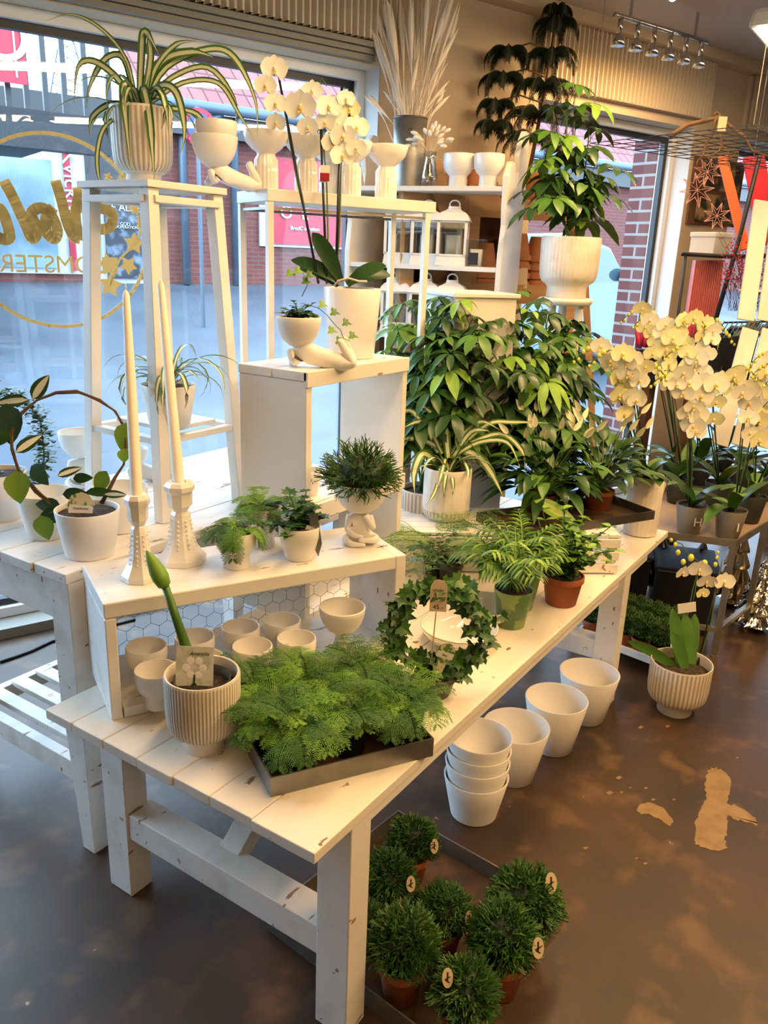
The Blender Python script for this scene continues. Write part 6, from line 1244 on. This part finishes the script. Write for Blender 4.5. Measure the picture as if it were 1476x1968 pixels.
# cream pickets at the right edge
for j, (xa, ya, xb, yb, n, lb) in enumerate(((1448, 385, 1415, 615, 4, 'upper cream fence shaped crate at the right edge'), (1425, 632, 1365, 855, 5, 'lower cream fence shaped crate behind the orchids'))):
    T_ = D(xa, ya, 3.95); B_ = D(xb, yb, 3.95); t = pthing('picket_crate', lb, 'crate', B_); 
    for k in range(n):
        a = B_+rt0*(.045+k*.098)-hd*(0)-B_; c = T_+rt0*(.045+k*.098)-B_; mb = MB(); mb.bar(a, c.lerp(a, .0), .085, .012, upd=(hd.x, hd.y, 0)); mb.build('picket', 'paint_clean', t, bevel=.003)
    mb = MB(); mb.bar(rt0*0+hd*.012+(T_-B_)*.25, rt0*(.1*n)+hd*.012+(T_-B_)*.25, .03, .01, upd=(0, 0, 1)); mb.build('cross_bar', 'paint_clean', t)
# orange and red fabric shades by the far window
for (xa, ya, xb, yb, m, lb) in ((1388, 300, 1432, 480, 'orange_cloth', 'orange slanting strip decoration before the far window'), (1448, 300, 1478, 470, 'red_cloth', 'broad red strip decoration at the right picture edge')):
    if m not in MATS: mat(m, (.75, .13, .03) if m[0] == 'o' else (.55, .01, .03), .7)
    a = D(xa, ya, 4.6); b = D(xb, yb, 4.6); mb = MB(); mb.bar((0, 0, 0), b-a, .055 if m[0] == 'o' else .12, .02, upd=(hd.x, hd.y, 0)); o = mb.build('strip_decoration', m, bevel=.005); o.location = a; tag(o, lb, 'decoration')
# red dotted dry twigs right
P = D(1450, 560, 4.1); t = pthing('berry_branches', 'airy pink red berry twigs before the far window', 'dried plant', P); rnd = random.Random(17); mb = MB(); mb2 = MB()
for k in range(60):
    b = rt0*rnd.uniform(-.12, .1)+V3((0, 0, -.1)); q = rt0*rnd.uniform(-.22, .12)+hd*rnd.uniform(-.1, .1)+V3((0, 0, rnd.uniform(.05, .28))); mb.tube([b, (b+q)/2+rt0*rnd.uniform(-.03, .03), q], .0012, 3, cap=False)
    for j in range(4): mb2.ball(b.lerp(q, rnd.uniform(.5, 1))+rt0*rnd.uniform(-.015, .015)+V3((0, 0, rnd.uniform(-.01, .01))), .005, 5, 4)
mb.build('twigs', 'twig', t); mb2.build('berries', 'pink', t, smooth=True)
# ================================================================ hanging things and ceiling
def gp(x, y, d): return D(x, y, d)
zg_ = 2.12; t = thing('wire_grid', 'black wire grid hanging horizontally from the ceiling', 'hanging rack', W(4.1, 2.35, zg_)); og = V3(t.location)
def wg(a, n): return W(a, n, zg_)-og
gA0, gA1, gN0, gN1 = 3.05, 4.35, 1.95, 2.75
for k in range(9): n_ = gN0+(gN1-gN0)*k/8; mb = MB() if k == 0 else mb; mb.tube([wg(gA0, n_), wg(gA1, n_)], .0022, 4)
for k in range(14): a_ = gA0+(gA1-gA0)*k/13; mb.tube([wg(a_, gN0), wg(a_, gN1)], .0022, 4)
mb.build('grid', 'steel_dark', t)
for (a_, n_) in ((gA0, gN1), (gA1, gN1), (gA1, gN0), (gA0, gN0)): mb = MB(); mb.tube([wg(a_, n_), wg(a_, n_)+V3((0, 0, 2.84-zg_))], .0018, 4); mb.build('hanging_wire', 'zinc', t)
# corkscrew branch
bq = lambda l, d: [gp(x, y, d) for x, y in l]
c = gp(1375, 235, 3.4); t = thing('willow_branch', 'twisted corkscrew willow branch with small tag hanging from the wire grid', 'branch', c)
for l, r in (([(1288, 262), (1320, 240), (1355, 232), (1380, 225), (1400, 240), (1430, 262), (1445, 290), (1476, 300)], .011), ([(1375, 228), (1370, 255), (1355, 280), (1352, 298), (1340, 310), (1338, 322)], .007), ([(1378, 228), (1383, 255), (1388, 275), (1382, 290), (1360, 302), (1375, 320), (1368, 335)], .005), ([(1388, 280), (1400, 290), (1398, 310), (1405, 330), (1420, 328)], .003), ([(1375, 232), (1385, 222), (1378, 215), (1370, 222)], .008), ([(1360, 302), (1345, 306), (1352, 290)], .0025), ([(1398, 305), (1410, 300), (1416, 288)], .0025)):
    mb = MB(); P_ = bq(l, 3.4); n = len(P_); mb.tube([p-c for p in P_], [r*(1-.6*i/(n-1)) for i in range(n)], 7); mb.build('twig', 'twig', t, smooth=True)
tagcard(t, gp(1388, 238, 3.35)-c, .035, .055, 'tag', [], round_=False)
# stars
def star(lb, P, R, seed):
    t = pthing('straw_star', lb, 'ornament', P, 'pink straw stars on the twisted branch'); rnd = random.Random(seed); mb = MB()
    pts = [(R*(1 if k % 2 == 0 else .42)*math.cos(2*PI*k/16+seed), R*(1 if k % 2 == 0 else .42)*math.sin(2*PI*k/16+seed)) for k in range(16)]
    for k in range(16): a = pts[k]; b = pts[(k+1) % 16]; mb.tube([rt*a[0]+up*a[1], rt*b[0]+up*b[1]], .0015, 4)
    for k in range(8): a = pts[2*k]; mb.tube([rt*0, rt*a[0]+up*a[1]], .0012, 4)
    mb.build('star_outline', 'star_pink', t)
mat('star_pink', (.42, .20, .22), .5)
for x, y, R, lb in ((1360, 330, .06, 'pinkish outline star hanging highest below the branch'), (1340, 365, .075, 'pinkish outline star hanging to the left on the column'), (1378, 415, .06, 'pinkish outline star hanging lowest before the poster')): 
    P = gp(x, y, 3.42); star(lb, P, R, x); mb = MB(); 
# track light with six spots
ta, tb_ = D(1182, 28, 4.2), D(1355, 112, 4.5); tz_ = 2.70
A_ = W(WP(1182, 28, 2.95)[0], 2.95, 0); B_ = W(WP(1355, 112, 2.95)[0], 2.95, 0); tz_ = min(2.78, WP(1182, 28, 2.95)[1]); A_.z = B_.z = tz_
t = thing('track_light', 'chrome ceiling track with a row of small glass spotlights', 'lamp', (A_+B_)/2); o3 = V3(t.location)
mb = MB(); mb.tube([A_-o3, B_-o3], .012, 8); mb.build('track_bar', 'chrome', t, smooth=True)
for s in (.15, .85): mb = MB(); p = A_.lerp(B_, s)-o3; mb.tube([p, p+V3((0, 0, 2.84-tz_))], .008, 6); mb.build('ceiling_mount', 'chrome', t)
for k in range(6): 
    p = A_.lerp(B_, .06+.176*k)-o3; mb = MB(); mb.tube([p, p-V3((0, 0, .07))], .012, 8); mb.lathe([(.012, -.07), (.02, -.09), (.034, -.125), (.031, -.125), (.001, -.10)], 16, p); mb.build('spotlight', 'chrome', t, smooth=True)
    l = light('spot_lamp', 'AREA', p+V3((0, 0, -.118)), 2.6, WARM, .05, to=p+V3((0, 0, -.118))+wn*.5-V3((0, 0, .6))); l.parent = t
# pendant lamp at the upper right corner
Pc = D(1474, 66, 3.6); t = thing('pendant_lamp', 'white strip lamp hanging at the upper right corner of the view', 'lamp', Pc, YW+.35, 'pendant strip lamps'); mb = MB(); mb.box((.45, 0, .05), (1.1, .14, .075), top=(1, .7)); mb.build('housing', 'lamp_white', t, bevel=.02); mb = MB(); mb.tube([(-.08, 0, .008), (.98, 0, .008)], .022, 10); mb.build('glow_tube', 'tube_glow', t, smooth=True)
for s in (.05, .8): mb = MB(); mb.tube([(s, 0, .1), (s, 0, 2.84-Pc.z)], .004, 5); mb.build('chain', 'chrome', t)
l = light('lamp_light', 'AREA', (.45, 0, -.02), 3, WARM, 1.1, .15); l.parent = t; l.rotation_euler = (0, 0, 0)
# ================================================================ lettering and stars on the window glass
nG = NG-.004; t = thing('window_lettering', 'gold mirrored shop lettering, ring and stars on the left window pane', 'sign', WQ(100, 440, nG)); oW = V3(t.location)
def gq(x, y): return WQ(x, y, nG)-oW
ca_, cz_ = WP(100, 432, nG); e_, _ = WP(288, 432, nG); Rr = abs(WP(100, 250, nG)[1]-WP(100, 622, nG)[1])/2; zc_ = (WP(100, 262, nG)[1]+WP(160, 622, nG)[1])/2
mb = MB(); pts = []
for k in range(73): a = 2*PI*k/72; pts.append(W(ca_+.02+Rr*math.cos(a), nG, zc_+Rr*math.sin(a))-oW)
def ribbon(mb, pts, w, th=.0008):
    for i in range(len(pts)-1):
        a, b = V3(pts[i]), V3(pts[i+1]); d = (b-a).normalized(); s = d.cross(wn).normalized()*(w if not isinstance(w, list) else w[i])/2; e = d*(w if not isinstance(w, list) else w[i])*.25; vs = [a-s-e, a+s-e, b+s+e, b-s+e]; vs += [v-wn*th for v in vs]; mb.add(vs, [(0, 1, 2, 3), (7, 6, 5, 4), (0, 4, 5, 1), (1, 5, 6, 2), (2, 6, 7, 3), (3, 7, 4, 0)])
ribbon(mb, pts, .014); mb.build('ring', 'gold', t)
def spl(l, n=6):
    o = []
    for i in range(len(l)-1):
        p0, p1, p2, p3 = l[max(i-1, 0)], l[i], l[i+1], l[min(i+2, len(l)-1)]
        for k in range(n): s = k/n; o.append(tuple(.5*((2*p1[j])+(-p0[j]+p2[j])*s+(2*p0[j]-5*p1[j]+4*p2[j]-p3[j])*s*s+(-p0[j]+3*p1[j]-3*p2[j]+p3[j])*s**3) for j in (0, 1)))
    return o+[l[-1]]
for l in ([(-30, 430), (-8, 400), (8, 415), (18, 455), (0, 458), (-18, 440)], [(10, 352), (25, 380), (48, 430), (62, 458), (72, 440), (60, 412), (75, 400), (95, 408), (110, 440), (105, 458), (90, 448), (88, 420), (100, 402)], [(108, 352), (118, 385), (128, 425), (140, 452), (150, 458)], [(150, 365), (160, 400), (190, 400), (215, 410), (212, 435), (190, 440), (178, 425)], [(150, 380), (145, 410), (150, 445), (165, 455)]):
    mb = MB(); ribbon(mb, [gq(x, y) for x, y in spl(l)], .042); mb.build('script_stroke', 'gold', t)
text('BLOMSTER', .098, 'gold', 'small_lettering', t, basis(gq(118, 510), wx, UPV), .0006, mirror=True)
for i, (x, y, r, ro) in enumerate(((208, 340, 8, 0), (232, 352, 14, .4), (258, 468, 19, .2), (208, 508, 20, .5), (247, 510, 17, .9), (212, 548, 22, .15), (258, 400, 12, .6), (272, 430, 12, 0))):
    mb = MB(); c_ = gq(x, y); r_ = r*3.6/FPX*1.05; pts = [c_+wx*((r_ if k % 2 == 0 else r_*.52)*math.cos(PI*k/5+ro))+V3((0, 0, (r_ if k % 2 == 0 else r_*.52)*math.sin(PI*k/5+ro))) for k in range(10)]; mb.add([c_]+pts+[p-wn*.0008 for p in [c_]+pts], [(0, k+1, (k+1) % 10+1) for k in range(10)]+[(11, (k+1) % 10+12, k+12) for k in range(10)]); mb.build('star', 'gold', t)
mb = MB(); ribbon(mb, [gq(x, y) for x, y in spl([(208, 340), (220, 348), (240, 352)])], .006); ribbon(mb, [gq(x, y) for x, y in spl([(258, 400), (270, 430), (262, 465), (230, 500), (212, 548)])], .008); mb.build('stalk', 'gold', t)
# ================================================================ car outside the second window
cn0 = 7.2; ca0, _ = WP(1120, 560, cn0); t = thing('parked_car', 'silver blue car parked outside the right-hand window', 'car', W(ca0, cn0, .12)); 
mat('car_paint', (.08, .12, .18), .25, .5, coat=.6); mat('car_glass', (.05, .09, .11), .08, coat=.5); mat('rubber', (.015, .015, .016), .7)
# side profile drawn along the wall direction (a), local origin at the car's middle bottom
sx = WP(1230, 560, cn0)[0]-ca0; prof = [(-2.3, .35), (-2.35, .95), (-2.2, 1.1), (-1.7, 1.5), (-1.1, 1.58), (-.2, 1.63), (.45, 1.5), (sx-.25, 1.12), (sx+.35, 1.02), (sx+.75, .85), (sx+.8, .4), (sx+.6, .3)]
zsc = (WP(1180, 452, cn0)[1]-.12)/1.63
Mx = basis((0, 0, 0), wx, UPV); mb = MB(); mb.prism([(a, z*zsc) for a, z in prof][::-1], 1.6, M=Mx @ MX.Translation((0, 0, -1.6))); mb.build('car_body', 'car_paint', t, bevel=.05)
win = [(-1.6, 1.12), (-1.45, 1.46), (-1.05, 1.52), (-.2, 1.57), (.43, 1.45), (sx-.27, 1.12)]
mb = MB(); mb.prism([(a, z*zsc) for a, z in win][::-1], .02, M=Mx @ MX.Translation((0, 0, -.004))); mb.build('side_window', 'car_glass', t)
mb = MB(); mb.box((-.35, 1.35*zsc, .012), (.07, .5*zsc, .03), M=Mx); mb.build('window_pillar', 'rubber', t)
mb = MB(); mb.box((sx*.3, .42*zsc, .01), (2.0, .05, .03), M=Mx); mb.build('trim_strip', 'chrome', t)
mb = MB(); mb.box((-.3, .98*zsc, .012), (.2, .035, .03), M=Mx); mb.build('door_handle', 'chrome', t)
mb = MB(); mb.ball((sx-.42, 1.2*zsc, .1), .12, 10, 8, sz=(1, .7, .8), M=Mx); mb.build('mirror', 'rubber', t, smooth=True)
for a in (-1.7, sx-.05): mb = MB(); mb.lathe([(.001, .03), (.2, .035), (.21, .01)], 20, M=Mx @ MX.Translation((a, .33, 0))); mb.build('hub', 'chrome', t, smooth=True); mb = MB(); mb.lathe([(.21, .02), (.33, .02), (.34, -.02), (.34, -.2)], 28, M=Mx @ MX.Translation((a, .33, 0))); mb.build('wheel', 'rubber', t, smooth=True)
